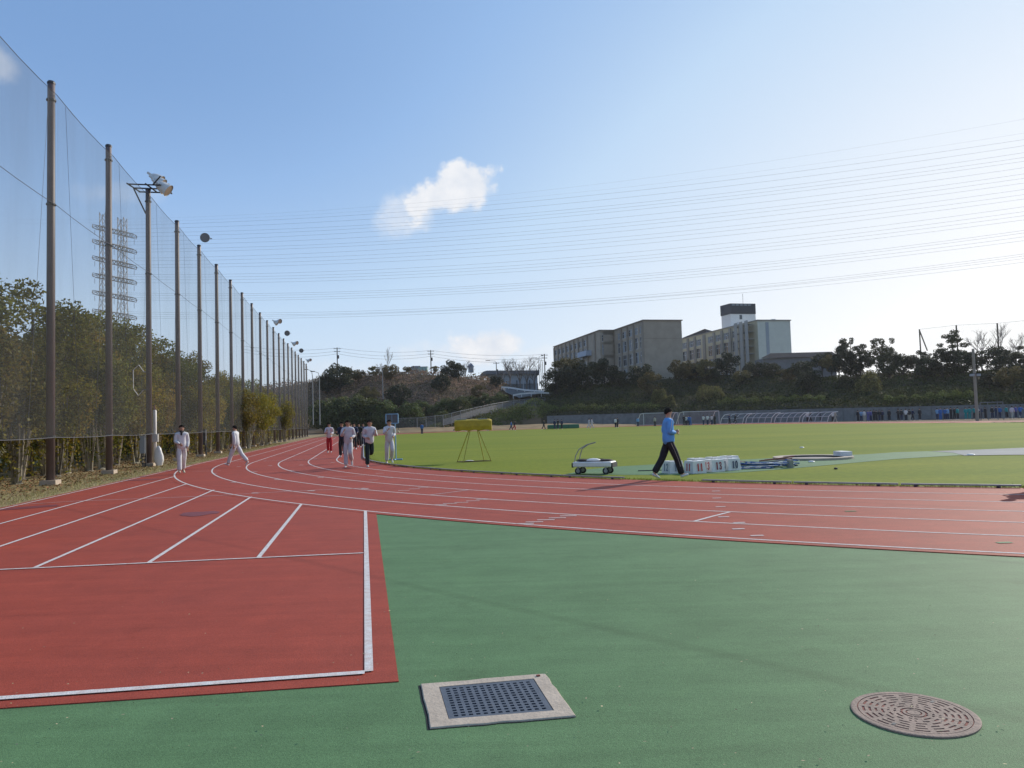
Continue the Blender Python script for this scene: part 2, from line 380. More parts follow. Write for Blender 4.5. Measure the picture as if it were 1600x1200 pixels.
M['navy'] = mat('navy_paint', (.035, .045, .10), .6)
M['faded'] = mat('faded_navy_paint', (.22, .24, .30), .6)
M['rubber'] = mat('black_rubber', (.025, .025, .025), .7)
M['greenmat'] = mat('green_mat', (.03, .16, .09), .6, .2, 2)
M['runway'] = mat('grey_runway', (.24, .25, .24), .85, .25, 1.5)
M['ring_floor'] = mat('throwing_ring_concrete', (.30, .26, .23), .85, .2, 2)
M['dark_red'] = mat('darker_track_red', (.20, .032, .030), .6, .2, 3, fine=(200, .25))  # darker red for the irregular patches on the track
# net: a knotted mesh far too fine to see thread by thread
def net_mat(name, col, alpha, sc):
    m = bpy.data.materials.new(name); m.use_nodes = True; t = m.node_tree; nn = t.nodes; ll = t.links
    b = nn['Principled BSDF']; b.inputs['Base Color'].default_value = (*col, 1); b.inputs['Roughness'].default_value = .8; b.inputs['Specular IOR Level'].default_value = .2
    g = nn.new('ShaderNodeNewGeometry'); n = nn.new('ShaderNodeTexNoise'); n.inputs['Scale'].default_value = sc; n.inputs['Detail'].default_value = 4
    mp = nn.new('ShaderNodeMapping'); mp.inputs['Scale'].default_value = (1, 1, .25); ll.new(g.outputs['Position'], mp.inputs[0]); ll.new(mp.outputs[0], n.inputs['Vector'])
    mr = nn.new('ShaderNodeMapRange'); mr.inputs[1].default_value = .3; mr.inputs[2].default_value = .7; mr.inputs[3].default_value = alpha*.8; mr.inputs[4].default_value = alpha*1.2
    ll.new(n.outputs[0], mr.inputs[0]); ll.new(mr.outputs[0], b.inputs['Alpha']); return m
M['net'] = net_mat('ball_net', (.075, .08, .08), .25, .7)
M['net2'] = net_mat('goal_net', (.30, .31, .33), .2, 2)
M['chain'] = net_mat('chain_link', (.20, .19, .175), .33, 4)

# ================================================================== GROUND
def ring_mesh(o0, o1, q0, q1, z, step=.8):
    q = q0; qs = []
    while q < q1:
        qs.append(q); q += step if -2 < q < math.pi*RR+2 else 8
    qs.append(q1); vs = []; fs = []
    for i, q in enumerate(qs):
        vs += [oval(q, o0, z), oval(q, o1, z)]
        if i: k = 2*i; fs.append((k-2, k-1, k+1, k))
    return vs, fs
def up(me):
    if len(me.polygons) and me.polygons[0].normal.z < 0: me.flip_normals()
    return me
QB = math.pi*RR
# open land reaching the horizon
n = 40; xs = np.linspace(-1, 1, n); sheet('ground', [(-3000, -200), (3000, -200), (3000, 5000), (-3000, 5000)], -.06, M['dirt'], kind='structure')
# verge beside the track under the fence and trees
sheet('verge', [SO(-12, 7.3), SO(150, 7.3), SO(150, 40), SO(-12, 60)], -.02, M['verge'], kind='structure')
# green rubber apron round the camera
apron = [SO(-14, 7.55)] + [SO(4.0, 7.55)] + [SO(12, -.2), SO(30, -4)]
app = [oval(q, 6.5*LW, 0) for q in np.linspace(6, QB+20, 60)]
pts = [(-14, -8), (-14, 5.4), tuple(SO(12, 6.9).xy), tuple(SO(24, 6.9).xy)] + [tuple(oval(q, 6.5, 0).xy) for q in np.linspace(24, QB+20, 60)] + [(95, 40), (90, -8)]
sheet('green_rubber_apron', pts, -.003, M['green'], kind='structure')
# infield turf
inner = [oval(q, .02, 0) for q in np.linspace(0, QB, 70)] + [SO(ST+LS, -2*RR)] + [SO(ST+LS+RR*math.sin(a), -RR-RR*math.cos(a)) for a in np.linspace(0, math.pi, 40)] + [SO(ST+LS, 0)]
sheet('infield_turf', [(p.x, p.y) for p in inner], .002, M['turf'], kind='structure')
# the track itself: oval ring and starting chute in one structure
track = bpy.data.objects.new('running_track', None); COL.objects.link(track); track['kind'] = 'structure'
vs, fs = ring_mesh(-.05, 6*LW+.17, -(LS), QB+LS, .006)
b = MB(); b.add(vs, fs)
vs2 = []; fs2 = []
for i, a in enumerate(np.linspace(0, math.pi, 50)):
    for o in (-.05, 6*LW+.17): vs2.append(SO(ST+LS+(RR+o)*math.sin(a), (RR+o)*math.cos(a)-RR, .006))
    if i: k = 2*i; fs2.append((k-2, k-1, k+1, k))
b.add(vs2, fs2)
# thickness of the rubber at the outer edge
qs = np.linspace(-40, QB+30, 220)
b.add([oval(q, 6*LW+.17, z) for q in qs for z in (.006, -.06)], [(2*i, 2*i+1, 2*i+3, 2*i+2) for i in range(219)])
o = b.build('track_surface', M['red'], track)
# chute
ca, cb_ = G(588, 803), G(623, 1065); cc_, cd_ = G(0, 1107), G(-400, 1137)
chute = [cb_, ca, SO(ST-18, -.1), SO(ST-6, .4), SO(ST+1, 1.5), SO(ST+2, 6*LW+.165), SO(-2, 6*LW+.165), cd_, cc_]
sheet('start_chute_surface', chute, .003, M['red'], track, thick=.06)
# the shapes of sheets above each other: ring at 8 mm, chute at 4.5 mm; lines at 11.5 mm
ZL = .0090
def line_strip(name, pts, wd, m=None, z=ZL, old=False):
    pts = [Vector((p[0], p[1], 0)) for p in pts]; vs = []; fs = []
    for i, p in enumerate(pts):
        t = (pts[min(i+1, len(pts)-1)]-pts[max(0, i-1)]).normalized(); nn = Vector((-t.y, t.x, 0))
        vs += [(*(p+nn*wd/2).xy, z), (*(p-nn*wd/2).xy, z)]
        if i: k = 2*i; fs.append((k-2, k-1, k+1, k))
    me = bpy.data.meshes.new(name); me.from_pydata(vs, [], fs); me.update(); up(me)
    return link(name, me, m or (M['line_old'] if old else M['line']), track)
for j in range(1, 7):
    q0 = -LS
    pts = [oval(q, j*LW) for q in list(np.linspace(q0, -1, 20))+list(np.linspace(0, QB, 200))+list(np.linspace(QB+1, QB+LS, 20))]
    line_strip('lane_line', pts, .05)
# chute lines
ch = [((0, 795), (135, 763.7), (272, 732)), ((0, 819), (272, 745)), ((0, 854.5), (292, 756.3)), ((55, 887.5), (334, 766)), ((232, 880.3), (392.5, 776.8)), ((404, 872), (471, 788.2)), ((576.5, 1051), (574, 930), (571, 798.6))]
for i, c in enumerate(ch):
    pts = [G(*q) for q in c]
    if i < 3: pts = [pts[0]+(pts[0]-pts[1]).normalized()*6] + pts
    if i == 0: pts = [SO(12, 6*LW), SO(ST-1, 6*LW)]
    line_strip('chute_line', pts, .052, z=ZL+.0001*i)
line_strip('start_line', [G(-200, 900.5), G(0, 891), G(231, 880.5), G(403, 872.5), G(568, 865)], .045, z=ZL+.001)
line_strip('back_line', [G(-400, 1116), G(0, 1093), G(570, 1052.5)], .06, z=ZL+.001)
# worn curved line across the chute and bend
line_strip('worn_line', [G(*q) for q in ((20, 790), (110, 784), (240, 779), (340, 775), (400, 771), (480, 767), (570, 763))], .04, old=True, z=ZL+.0015)
line_strip('worn_line', [G(*q) for q in ((295, 722.8), (345, 721.6), (390, 721))], .05, old=True, z=ZL+.0015)
line_strip('worn_line', [G(*q) for q in ((414, 720.6), (475, 718.4), (520, 716.5))], .05, old=True, z=ZL+.0015)
line_strip('worn_line', [G(*q) for q in ((300, 737), (345, 736))], .04, old=True, z=ZL+.0015)
line_strip('worn_line', [G(*q) for q in ((520, 746), (570, 743.6))], .04, old=True, z=ZL+.0015)
line_strip('worn_line', [G(*q) for q in ((672, 774), (700, 770.5), (733, 766))], .045, old=True, z=ZL+.0015)
line_strip('stagger_line', [G(1083, 816), G(1112, 808), G(1140, 801)], .05, z=ZL+.0015)
# dashed take-over marks and little spots
def dash(u, v, l=.3, wd=.05, ang=None):
    p = G(u, v); d = Vector((math.cos(ang or 0), math.sin(ang or 0), 0)); line_strip('lane_mark', [p-d*l/2, p+d*l/2], wd, z=ZL+.002)
for (u, v) in ((703, 787.5), (721, 785.8), (739, 783.4), (754, 781), (687, 789.5), (835, 816.5), (853, 813.2), (871, 810.2), (888, 807), (820, 819), (631, 767), (647, 764.5), (662, 762), (583, 750.5), (607, 747), (593, 740)):
    dash(u, v, .26, .05, -.1)
for (u, v) in ((335, 740), (399, 771), (433, 750), (486, 767.5), (501, 746.7), (570, 764), (456, 735.5), (422, 728), (471, 727), (365, 754), (398, 737.7), (373, 729.5), (520, 723), (493, 717.5), (414, 720.6)):
    p = G(u, v); line_strip('lane_mark', [p+Vector((-.09, .03, 0)), p+Vector((.09, -.02, 0))], .10, z=ZL+.0022)
for (u, v) in ((1119, 768), (1120, 779), (1126, 792.6), (1131, 808.6), (1155, 817.6), (1154, 827.5), (1183, 838)):
    p = G(u, v); line_strip('lane_mark', [p+Vector((-.08, 0, 0)), p+Vector((.08, 0, 0))], .07, m=M['line_old'], z=ZL+.0022)
for (u, v) in ((1329, 799.7), (1569, 849)):
    p = G(u, v); line_strip('lane_mark', [p+Vector((-.08, 0, 0)), p+Vector((.08, 0, 0))], .08, m=M['green'], z=ZL+.0022)
# darker red patches laid on the track
def blob(name, c, a, b_, rz, z, m, parent=None):
    vs = []; n = 40; rg = random.Random(int(c.x*100))
    ph = [rg.random()*6 for _ in range(4)]
    for i in range(n):
        t = 2*math.pi*i/n; r = 1+.12*math.sin(3*t+ph[0])+.07*math.sin(5*t+ph[1])+.04*math.sin(9*t+ph[2])
        x, y = a*r*math.cos(t), b_*r*math.sin(t); vs.append((c.x+x*math.cos(rz)-y*math.sin(rz), c.y+x*math.sin(rz)+y*math.cos(rz)))
    return sheet(name, vs, z, m, parent)
blob('dark_patch', G(311, 803), .33, .36, .3, .0078, M['dark_red'], track)
blob('dark_patch', G(20, 795), .9, .28, .55, .0078, M['dark_red'], track)
blob('dark_patch', G(222, 750), .6, .3, .4, .0078, M['dark_red'], track)

# ---- rubber apron next to the shot area inside the infield, runway, throwing ring
sheet('green_throwing_apron', [G(*q) for q in ((884, 741.5), (915, 734), (960, 729.5), (1030, 725.5), (1100, 721.5), (1180, 717.5), (1245, 714), (1300, 712), (1350, 710.3), (1400, 706.8), (1450, 705.3), (1480, 706.2), (1507, 711), (1450, 714.5), (1400, 717.5), (1345, 722.5), (1290, 727.5), (1230, 733), (1150, 739), (1060, 742.5), (960, 742.5))], .008, M['green'], kind='structure')
sheet('javelin_runway', [G(*q) for q in ((1455, 705.5), (1530, 703), (1640, 698.5), (1640, 711), (1560, 711.5), (1507, 712.4), (1490, 708))], .014, M['runway'], kind='structure')
for a, b2 in (((1466, 706), (1640, 699.5)), ((1507, 711.8), (1640, 710.8))):
    pa, pb = G(*a), G(*b2); line_strip('runway_line', [pa, pb], .07, z=.020)

# ---- kerb rail on the inner edge
kr = empty('kerb_rail', oval(5, 0, 0), 0, 'low aluminium kerb rail on short feet along the inner edge of the red track', 'kerb rail')
kloc = oval(5, 0, 0)
def seg_ok(q):
    m = oval(q+1.0, 0); u = 800+F*((m.x)/m.y)   # a gap where the rail is missing by the cart
    return not (957 < u < 1063)
q = -60.0
while q < QB+28:
    Lq = 1.95
    if seg_ok(q):
        b = MB(); pa, pb = oval(q, .0, .052), oval(q+Lq, 0, .052); pm = oval(q+Lq/2, 0, .052)
        t = (pb-pa).normalized(); nn = Vector((-t.y, t.x, 0))
        for (x0, x1) in ((pa, pm), (pm, pb)):
            vs = [x0+nn*.03+Vector((0, 0, .018)), x0-nn*.03+Vector((0, 0, .018)), x0-nn*.03-Vector((0, 0, .012)), x0+nn*.03-Vector((0, 0, .012)),
                  x1+nn*.03+Vector((0, 0, .018)), x1-nn*.03+Vector((0, 0, .018)), x1-nn*.03-Vector((0, 0, .012)), x1+nn*.03-Vector((0, 0, .012))]
            b.add([v-kloc for v in vs], [(0, 4, 5, 1), (1, 5, 6, 2), (2, 6, 7, 3), (3, 7, 4, 0), (0, 1, 2, 3), (4, 7, 6, 5)])
        b.build('rail', M['galv'], kr)
        for e in (q+.25, q+1.6):
            f_ = oval(e, 0, .021); MB().box(f_-kloc, (.05, .05, .036), TH).build('rail_foot', M['darkm'], kr)
    q += 2.0

# ================================================================== DRAIN GRATE and MANHOLE
def quad_bilerp(c, s, t): # c: p00,p10,p11,p01
    return c[0]*(1-s)*(1-t)+c[1]*s*(1-t)+c[2]*s*t+c[3]*(1-s)*t
gc = [G(672, 1139), G(900, 1120), G(852, 1054), G(657, 1070)]
gi = [G(701, 1125.5), G(866, 1112), G(834, 1062), G(686, 1075)]
gctr = sum(gc, Vector())/4
gr = empty('drain_grate', gctr, 0, 'square slotted drain grate set in a pale concrete frame on the green rubber', 'drain')
b = MB(); zt = .007; outer_pts = []; rgg = random.Random(3)
for k in range(4):
    a, c = gc[k], gc[(k+1) % 4]
    for i in range(8):
        p = a.lerp(c, i/8)
        if i: p = p+Vector((rgg.uniform(-.006, .006), rgg.uniform(-.006, .006), 0))
        outer_pts.append(p)
inner_pts = []
for k in range(4):
    a, c = gi[k], gi[(k+1) % 4]
    inner_pts += [a.lerp(c, i/8) for i in range(8)]
ins2 = [p.lerp(gctr, .012) for p in outer_pts]
vs = [p-gctr for p in outer_pts]; vs = [Vector((v.x, v.y, -.03)) for v in vs]
v2 = [Vector(((p-gctr).x, (p-gctr).y, zt-.004)) for p in outer_pts]
v3 = [Vector(((p-gctr).x, (p-gctr).y, zt)) for p in ins2]
v4 = [Vector(((p-gctr).x, (p-gctr).y, zt)) for p in inner_pts]
v5 = [Vector(((p-gctr).x, (p-gctr).y, -.09)) for p in inner_pts]
n = 32; allv = vs+v2+v3+v4+v5; fs = []
for L_ in range(4):
    for i in range(n): fs.append((L_*n+i, L_*n+(i+1) % n, (L_+1)*n+(i+1) % n, (L_+1)*n+i))
b.add(allv, fs); b.build('concrete_frame', M['conc'], gr)
gp_ = [(*((p-gctr)*1.0+(Vector((-.012, -.008, 0)))).xy, -.001) for p in outer_pts]; b = MB(); b.add(gp_, [tuple(range(31, -1, -1))]); b.build('joint_shadow', M['pit'], gr)  # flat dark sheet painting the shadow in the gap beside the frame
# grate plate with real slots 13 x 12
cols, rows = 13, 12
b = MB(); gii = [p.lerp(gctr, .012)-gctr for p in gi]
def lines(k, ratio, m0):
    xs = [0.0]; pitch = (1-2*m0+0)/k
    for i in range(k):
        a = m0+pitch*i+pitch*(1-ratio)/2; xs += [a, a+pitch*ratio]
    return xs+[1.0]
XS, YS = lines(cols, .56, .04), lines(rows, .56, .045)
idx = {}
def gv(i, j, z):
    k = (i, j, z)
    if k not in idx:
        p = quad_bilerp(gii, XS[i], YS[j]); idx[k] = len(b.v); b.v.append((p.x, p.y, .0045 if z else -.012))
    return idx[k]
for i in range(len(XS)-1):
    for j in range(len(YS)-1):
        hole = i % 2 == 1 and j % 2 == 1
        if not hole: b.f.append((gv(i, j, 1), gv(i+1, j, 1), gv(i+1, j+1, 1), gv(i, j+1, 1)))
        else:
            for (a1, b1), (a2, b2) in (((i, j), (i+1, j)), ((i+1, j), (i+1, j+1)), ((i+1, j+1), (i, j+1)), ((i, j+1), (i, j))):
                b.f.append((gv(a1, b1, 1), gv(a2, b2, 1), gv(a2, b2, 0), gv(a1, b1, 0)))
b.build('slotted_plate', M['grate'], gr)
b = MB(); b.add([(*(p-gctr).xy, -.085) for p in [x.lerp(gctr, -.02) for x in gi]], [(0, 1, 2, 3)]); b.build('pit_bottom', M['pit'], gr)
pb_ = G(841, 1058.5)-gctr; MB().box((pb_.x, pb_.y, zt+.004), (.02, .014, .008), .3).build('bolt', M['rustdark'], gr)

mc = G(1428, 1115); MRD = .283
mh = empty('manhole_cover', mc-Vector((0, 0, .0015)), rad(15), 'round rusty manhole cover with rings of short slots in the green rubber', 'manhole cover')
mh.scale = (1, 1, .55)
b = MB(); prof_r = MRD
b.lathe([(MRD, -.02), (MRD, .010), (MRD-.006, .014), (MRD-.03, .014), (MRD-.03, .0065)], n=72); b.f.pop(); b.f.pop(); b.build('rim', M['rust'], mh)
b = MB(); b.lathe([(MRD-.03, -.015), (MRD-.03, .0065)], n=72); b.f.pop(0) if False else None; b.build('groove_bed', M['rustdark'], mh)
KM = MRD/.262
# raised ribs: 7 rings broken by spokes, built sector by sector as one casting
b = MB()
def sector(r0, r1, a0, a1, z0, z1, seg=4):
    vs = []; 
    for i in range(seg+1):
        a = a0+(a1-a0)*i/seg
        for r in (r0*KM, r1*KM):
            for z in (z0, z1): vs.append((r*math.cos(a), r*math.sin(a), z))
    fs = []
    for i in range(seg):
        k = 4*i; fs += [(k+1, k+5, k+7, k+3), (k, k+1, k+3+0, k+2) if False else (k+3, k+7, k+6, k+2), (k, k+4, k+5, k+1)]
    fs += [(0, 1, 3, 2), (4*seg, 4*seg+2, 4*seg+3, 4*seg+1)]
    b.add(vs, fs)
zr = .0125
rings = [(.046, .034), (.073, .057), (.099, .083), (.125, .109), (.151, .135), (.177, .161), (.203, .187), (.230, .214)]
# solid ribs between slot rings
for (ro, ri) in rings: sector(ri, ro-.0, 0, 2*math.pi, .004, zr, 48)
for k, ns in enumerate([0, 8, 12, 12, 16, 16, 16]):
    r0, r1 = rings[k][0], rings[k+1][1]
    for s in range(ns):
        a = 2*math.pi*(s+.5*(k % 2)*(0 if ns == 16 else 1))/ns; wdt = .012/((r0+r1)/2)
        sector(r0, r1, a-wdt, a+wdt, .004, zr, 1)
for s in range(4):
    a = math.pi/4+math.pi/2*s; sector(.05, .229, a-.055, a+.055, .005, zr+.0006, 1)
b.build('rib_casting', M['rust'], mh)
MB().lathe([(.03, .004), (.03, zr), (.02, zr+.001), (.0, zr+.001)][:3], n=20).build('boss', M['rust'], mh)
for s in range(2):
    a = s*math.pi+.4; MB().box((.205*math.cos(a), .205*math.sin(a), zr+.001), (.028, .016, .004), a).build('lifting_lug', M['darkm'], mh)

# small dry leaf scraps on the near rubber
rg = np.random.default_rng(5); n = 230; V = np.zeros((n, 4, 3))
for i in range(n):
    u = rg.uniform(0, 1600); v = 1200-330*rg.random()**.9; p = G(u, v); a = rg.uniform(0, 6.28); l = rg.uniform(.004, .011); w_ = l*rg.uniform(.2, .6)
    d = np.array([math.cos(a), math.sin(a), 0]); e = np.array([-d[1], d[0], 0]); c = np.array([p.x, p.y, .013]); zz = np.array([0, 0, rg.uniform(0, .004)])
    V[i] = [c-d*l, c-e*w_+zz, c+d*l, c+e*w_]
o = link('leaf_scraps', quads_mesh('leaf_scraps', V), mat('dry_scrap', (.38, .30, .17), .8, island=.6)); tag(o, 'tiny dry leaf scraps scattered over the rubber', 'leaf scraps', kind='stuff')

# ================================================================== VEGETATION KIT
def leaf_quads(C, size, rng, up=.25, asp=.55, jit=.35):
    n = len(C); nrm = rng.normal(size=(n, 3)); nrm[:, 2] += up; nrm /= np.linalg.norm(nrm, axis=1)[:, None]
    a = rng.normal(size=(n, 3)); a -= nrm*(a*nrm).sum(1)[:, None]; a /= np.linalg.norm(a, axis=1)[:, None]; b = np.cross(nrm, a)
    s = size*(1+jit*rng.uniform(-1, 1, n))[:, None]
    V = np.stack([C-a*s*.5, C-b*s*.5*asp+nrm*s*.06, C+a*s*.5, C+b*s*.5*asp+nrm*s*.06], 1); return V
def clump_pts(n, ncl, rx, ry, rz, cz, rc, rng, shell=.5, flat=.8):
    """leaves gathered in clumps spread over an uneven ellipsoid"""
    d = rng.normal(size=(ncl, 3)); d /= np.linalg.norm(d, axis=1)[:, None]; r = rng.uniform(.25, 1, ncl)**.45
    cc = d*r[:, None]*np.array([rx, ry, rz]); cc[:, 2] += cz
    cr = rc*rng.uniform(.55, 1.25, ncl); wgt = cr**2; wgt /= wgt.sum()
    k = rng.choice(ncl, n, p=wgt); d = rng.normal(size=(n, 3)); d /= np.linalg.norm(d, axis=1)[:, None]
    rr = rng.uniform(shell**3, 1, n)**(1/3.); p = cc[k]+d*(rr*cr[k])[:, None]*np.array([1, 1, flat]); return p, cc, cr
def limb_mesh(name, h, r0, targets, rng, fork=.45, n=7, lean=.3):
    """tapered trunk that forks into limbs reaching the given clump centres"""
    b = MB(); lean = Vector((rng.uniform(-lean, lean), rng.uniform(-lean, lean), 0)); top = Vector((lean.x, lean.y, h*.8))
    fk = Vector((lean.x*.4, lean.y*.4, h*fork))
    b.tube([(0, 0, -.1), (0, 0, .05), fk*.5, fk, fk.lerp(top, .5), top], [r0*1.5, r0*1.1, r0*.95, r0*.8, r0*.5, r0*.2], n)
    for t in targets:
        t = Vector(t); s = rng.uniform(.55, 1.0)*fork; st = Vector((fk.x*s/fork, fk.y*s/fork, h*s))
        if rng.random() < .5: st = fk.lerp(top, rng.uniform(0, .6))
        mid = st.lerp(t, .5)+Vector((0, 0, rng.uniform(-.1, .35)*h*.1)); b.tube([st, mid, t], [r0*.42, r0*.24, r0*.07], 5)
    return b.mesh(name)
def tree_proto(seed, h, rx, rz, leafm, nleaf, ls, trunkm, base=.35, ncl=34, rc=.8, shell=.35, r0=.11, ry=None, flat=.75, nl=10):
    rng = np.random.default_rng(seed); cz = h*base+(h*(1-base))/2
    p, cc, cr = clump_pts(nleaf, ncl, rx, ry or rx, h*(1-base)/2-rc*.5, cz, rc, rng, shell, flat)
    p = p[p[:, 2] > .15]
    cm = quads_mesh('crown', leaf_quads(p, ls, rng)); cm.materials.append(leafm)
    sel = cc[rng.choice(len(cc), min(nl, len(cc)), replace=False)]
    tm = limb_mesh('trunk', h, r0, sel, rng, fork=base*.9); tm.materials.append(trunkm); return cm, tm
def put_tree(pr, loc, rz, sc, label, cat, group=None, name='tree', szz=None, crown_mat=None):
    e = empty(name, loc, rz, label, cat, group); e.scale = (sc, sc, szz or sc)
    t = link('trunk', pr[1], None, e); c = link('crown', pr[0], None, e)
    if crown_mat: c.material_slots[0].link = 'OBJECT'; c.material_slots[0].material = crown_mat
    return e
def bare_tree_mesh(seed, h, r0, spread=.5, depth=4, gold=3):
    rng = random.Random(seed); b = MB()
    def br(p, d, l, r, k):
        q = p+d*l; m = p.lerp(q, .5)+Vector((rng.uniform(-1, 1), rng.uniform(-1, 1), 0))*l*.06
        b.tube([p, m, q], [r, r*.8, r*.6], 4 if k < depth else 5, cap=False)
        if k == 0: return
        for i in range(gold if k > 1 else gold+1):
            nd_ = (d+Vector((rng.uniform(-1, 1), rng.uniform(-1, 1), rng.uniform(-.1, .5)))*spread).normalized()
            br(p.lerp(q, rng.uniform(.45, 1)), nd_, l*rng.uniform(.55, .8), r*.55, k-1)
    br(Vector((0, 0, -.1)), Vector((0, 0, 1)), h*.38, r0, depth); return b.mesh('branches')

# ================================================================== HILLS beyond the field
# columns: pixel azimuth, foot distance, foot height, middle z, ridge distance, ridge height
def fx(u, Y): return (u-800-(600-660)*.0)/F*Y
HT = [(-500, 190, .0, 1.5, 235, 5), (100, 185, .0, 2, 230, 9), (420, 170, .0, 3, 220, 13.5), (500, 166, .0, 3.5, 215, 15), (600, 162, .0, 4, 214, 16.3), (700, 160, .2, 5, 214, 15.8),
      (760, 160, .6, 5.5, 214, 13.5), (800, 160, 1.2, 5, 212, 10.2), (850, 160, 2.4, 5.5, 205, 9.5), (900, 159, 2.45, 6, 186, 10), (1000, 157, 2.4, 6, 184, 11), (1100, 150, 2.3, 5.8, 182, 11),
      (1250, 135, 2.15, 5.6, 168, 9.8), (1400, 118, 1.95, 5, 152, 9), (1600, 106, 1.8, 4.6, 136, 8.2), (1900, 92, 1.7, 4.2, 120, 7.8), (2600, 60, 1.7, 4, 90, 7)]
HTa = np.array(HT, float)
def hcol(u): return [float(np.interp(u, HTa[:, 0], HTa[:, k])) for k in range(1, 6)]
def hill(u, t, jit=True):
    """t 0..1 from the foot to the ridge, >1 plateau"""
    fy, fz, mz, ry, rz = hcol(u)
    if t <= 1:
        Y = fy+(ry-fy)*t; z = np.interp(t, [0, .12, .5, 1], [fz, fz+(mz-fz)*.35, mz, rz])
    else: Y = ry+(t-1)*60; z = rz
    if jit: z += .35*math.sin(u*.021+t*9)*min(t*4, 1)+.25*math.sin(u*.053-t*14)*min(t*4, 1)
    return Vector(((u-800)/F*Y, Y, z))
US = np.concatenate([np.arange(-500, 200, 40), np.arange(200, 1640, 14), np.arange(1640, 2600, 60)]); TS = [0, .03, .07, .12, .2, .3, .4, .5, .6, .7, .8, .9, 1, 1.1, 1.4, 2.2, 5]
def hill_mesh(name, umin, umax, m):
    vs = []; fs = []; uu = [u for u in US if umin <= u <= umax]
    for i, u in enumerate(uu):
        vs.append(tuple(hill(u, 0))[:2]+(-.5,))
        for t in TS: vs.append(tuple(hill(u, t)))
        k = len(TS)+1
        if i: fs += [((i-1)*k+j, i*k+j, i*k+j+1, (i-1)*k+j+1) for j in range(k-1)]
    me = bpy.data.meshes.new(name); me.from_pydata(vs, [], fs); me.update(); me.shade_smooth(); return link(name, me, m)
tag(hill_mesh('school_hillside', 835, 2600, M['soil']), kind='structure')
tag(hill_mesh('brown_hill', -500, 845, M['soilb']), kind='structure')

rng = np.random.default_rng(11)
def scatter(n, u0, u1, t0, t1, hmax, size, bump=None, seed=1, sag=0):
    rg = np.random.default_rng(seed); U = rg.uniform(u0, u1, n); T = rg.uniform(t0, t1, n); C = np.zeros((n, 3))
    for i in range(n):
        p = hill(U[i], T[i]); C[i] = p
        mnd = .5+.5*math.sin(U[i]*.09+7*math.sin(T[i]*11))*math.sin(T[i]*23+U[i]*.035)
        C[i, 2] += rg.random()**.6*hmax*(.25+.75*mnd if bump else 1)
    return leaf_quads(C, size, rg, up=.1)
o = link('hillside_ground_cover', quads_mesh('cover', scatter(52000, 838, 1700, .0, 1.02, .9, .42, True, 3)), M['cover']); tag(o, 'dark ground cover growing over the slope below the school', 'ground cover', kind='stuff')
V = scatter(52000, 395, 812, .16, 1.05, 1.5, .42, True, 4); o = link('winter_brush', quads_mesh('brush', V), M['brush']); tag(o, 'brown winter brushwood covering the hill beyond the track', 'brushwood', kind='stuff')
V = scatter(16000, 395, 812, .1, 1.05, 2.6, .5, True, 14); o = link('brush_tufts', quads_mesh('brush2', V[np.random.default_rng(2).random(len(V)) < .55]), M['leaf_brown']); tag(o, 'darker leafy tufts among the brown brush on the hill', 'undergrowth', kind='stuff')
# clipped light mounds at the foot beside the fence
def mound(u, t, rx, ry, rz_, m, label, seed, name='clipped_shrub', cat='shrub', group=None, n=2200, size=.28):
    p = hill(u, t, False); rg = np.random.default_rng(seed); d = rg.normal(size=(n, 3)); d /= np.linalg.norm(d, axis=1)[:, None]; d[:, 2] = np.abs(d[:, 2])
    ln = (1+.12*np.sin(d[:, 0]*5+seed)+.1*np.sin(d[:, 1]*7+d[:, 2]*4+seed))[:, None]
    C = d*ln*np.array([rx, ry, rz_])*rg.uniform(.86, 1.03, n)[:, None]
    o = link(name, quads_mesh(name, leaf_quads(C, size, rg, up=.3)), m); o.location = p; return tag(o, label, cat, group)
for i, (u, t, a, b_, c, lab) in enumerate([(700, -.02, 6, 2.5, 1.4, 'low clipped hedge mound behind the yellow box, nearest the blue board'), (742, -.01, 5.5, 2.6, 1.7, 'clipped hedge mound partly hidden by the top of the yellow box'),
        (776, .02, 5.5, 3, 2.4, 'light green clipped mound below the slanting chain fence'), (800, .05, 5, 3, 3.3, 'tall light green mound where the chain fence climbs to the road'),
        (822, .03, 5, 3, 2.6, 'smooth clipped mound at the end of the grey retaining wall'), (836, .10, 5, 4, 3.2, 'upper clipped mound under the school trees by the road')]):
    mound(u, t, a, b_, c, M['cover_pale'], lab, i+3, group='clipped mounds at the foot of the road bank')
for i, (u, t, r, h, lab, m) in enumerate([(1108, .33, 3.0, 3.1, 'round pale olive bush standing alone on the school slope behind the goals', 'bush'), (1030, .28, 1.7, 3.0, 'grey green bush on the slope just behind the man in blue', 'bush'),
        (1044, .14, 1.5, 2.2, 'small low bush at the wall above the first goal', 'bush'), (1358, .45, 2.5, 3.6, 'round yellowish bush glowing on the dark slope above the distant crowd', 'bush'),
        (1322, .50, 2.0, 2.9, 'dim round bush beside the yellowish bush on the dark slope', 'leaf_dark')]):
    mound(u, t, r, r*.8, h, M[m], lab, i+23, name='round_bush', n=2600, size=.34)
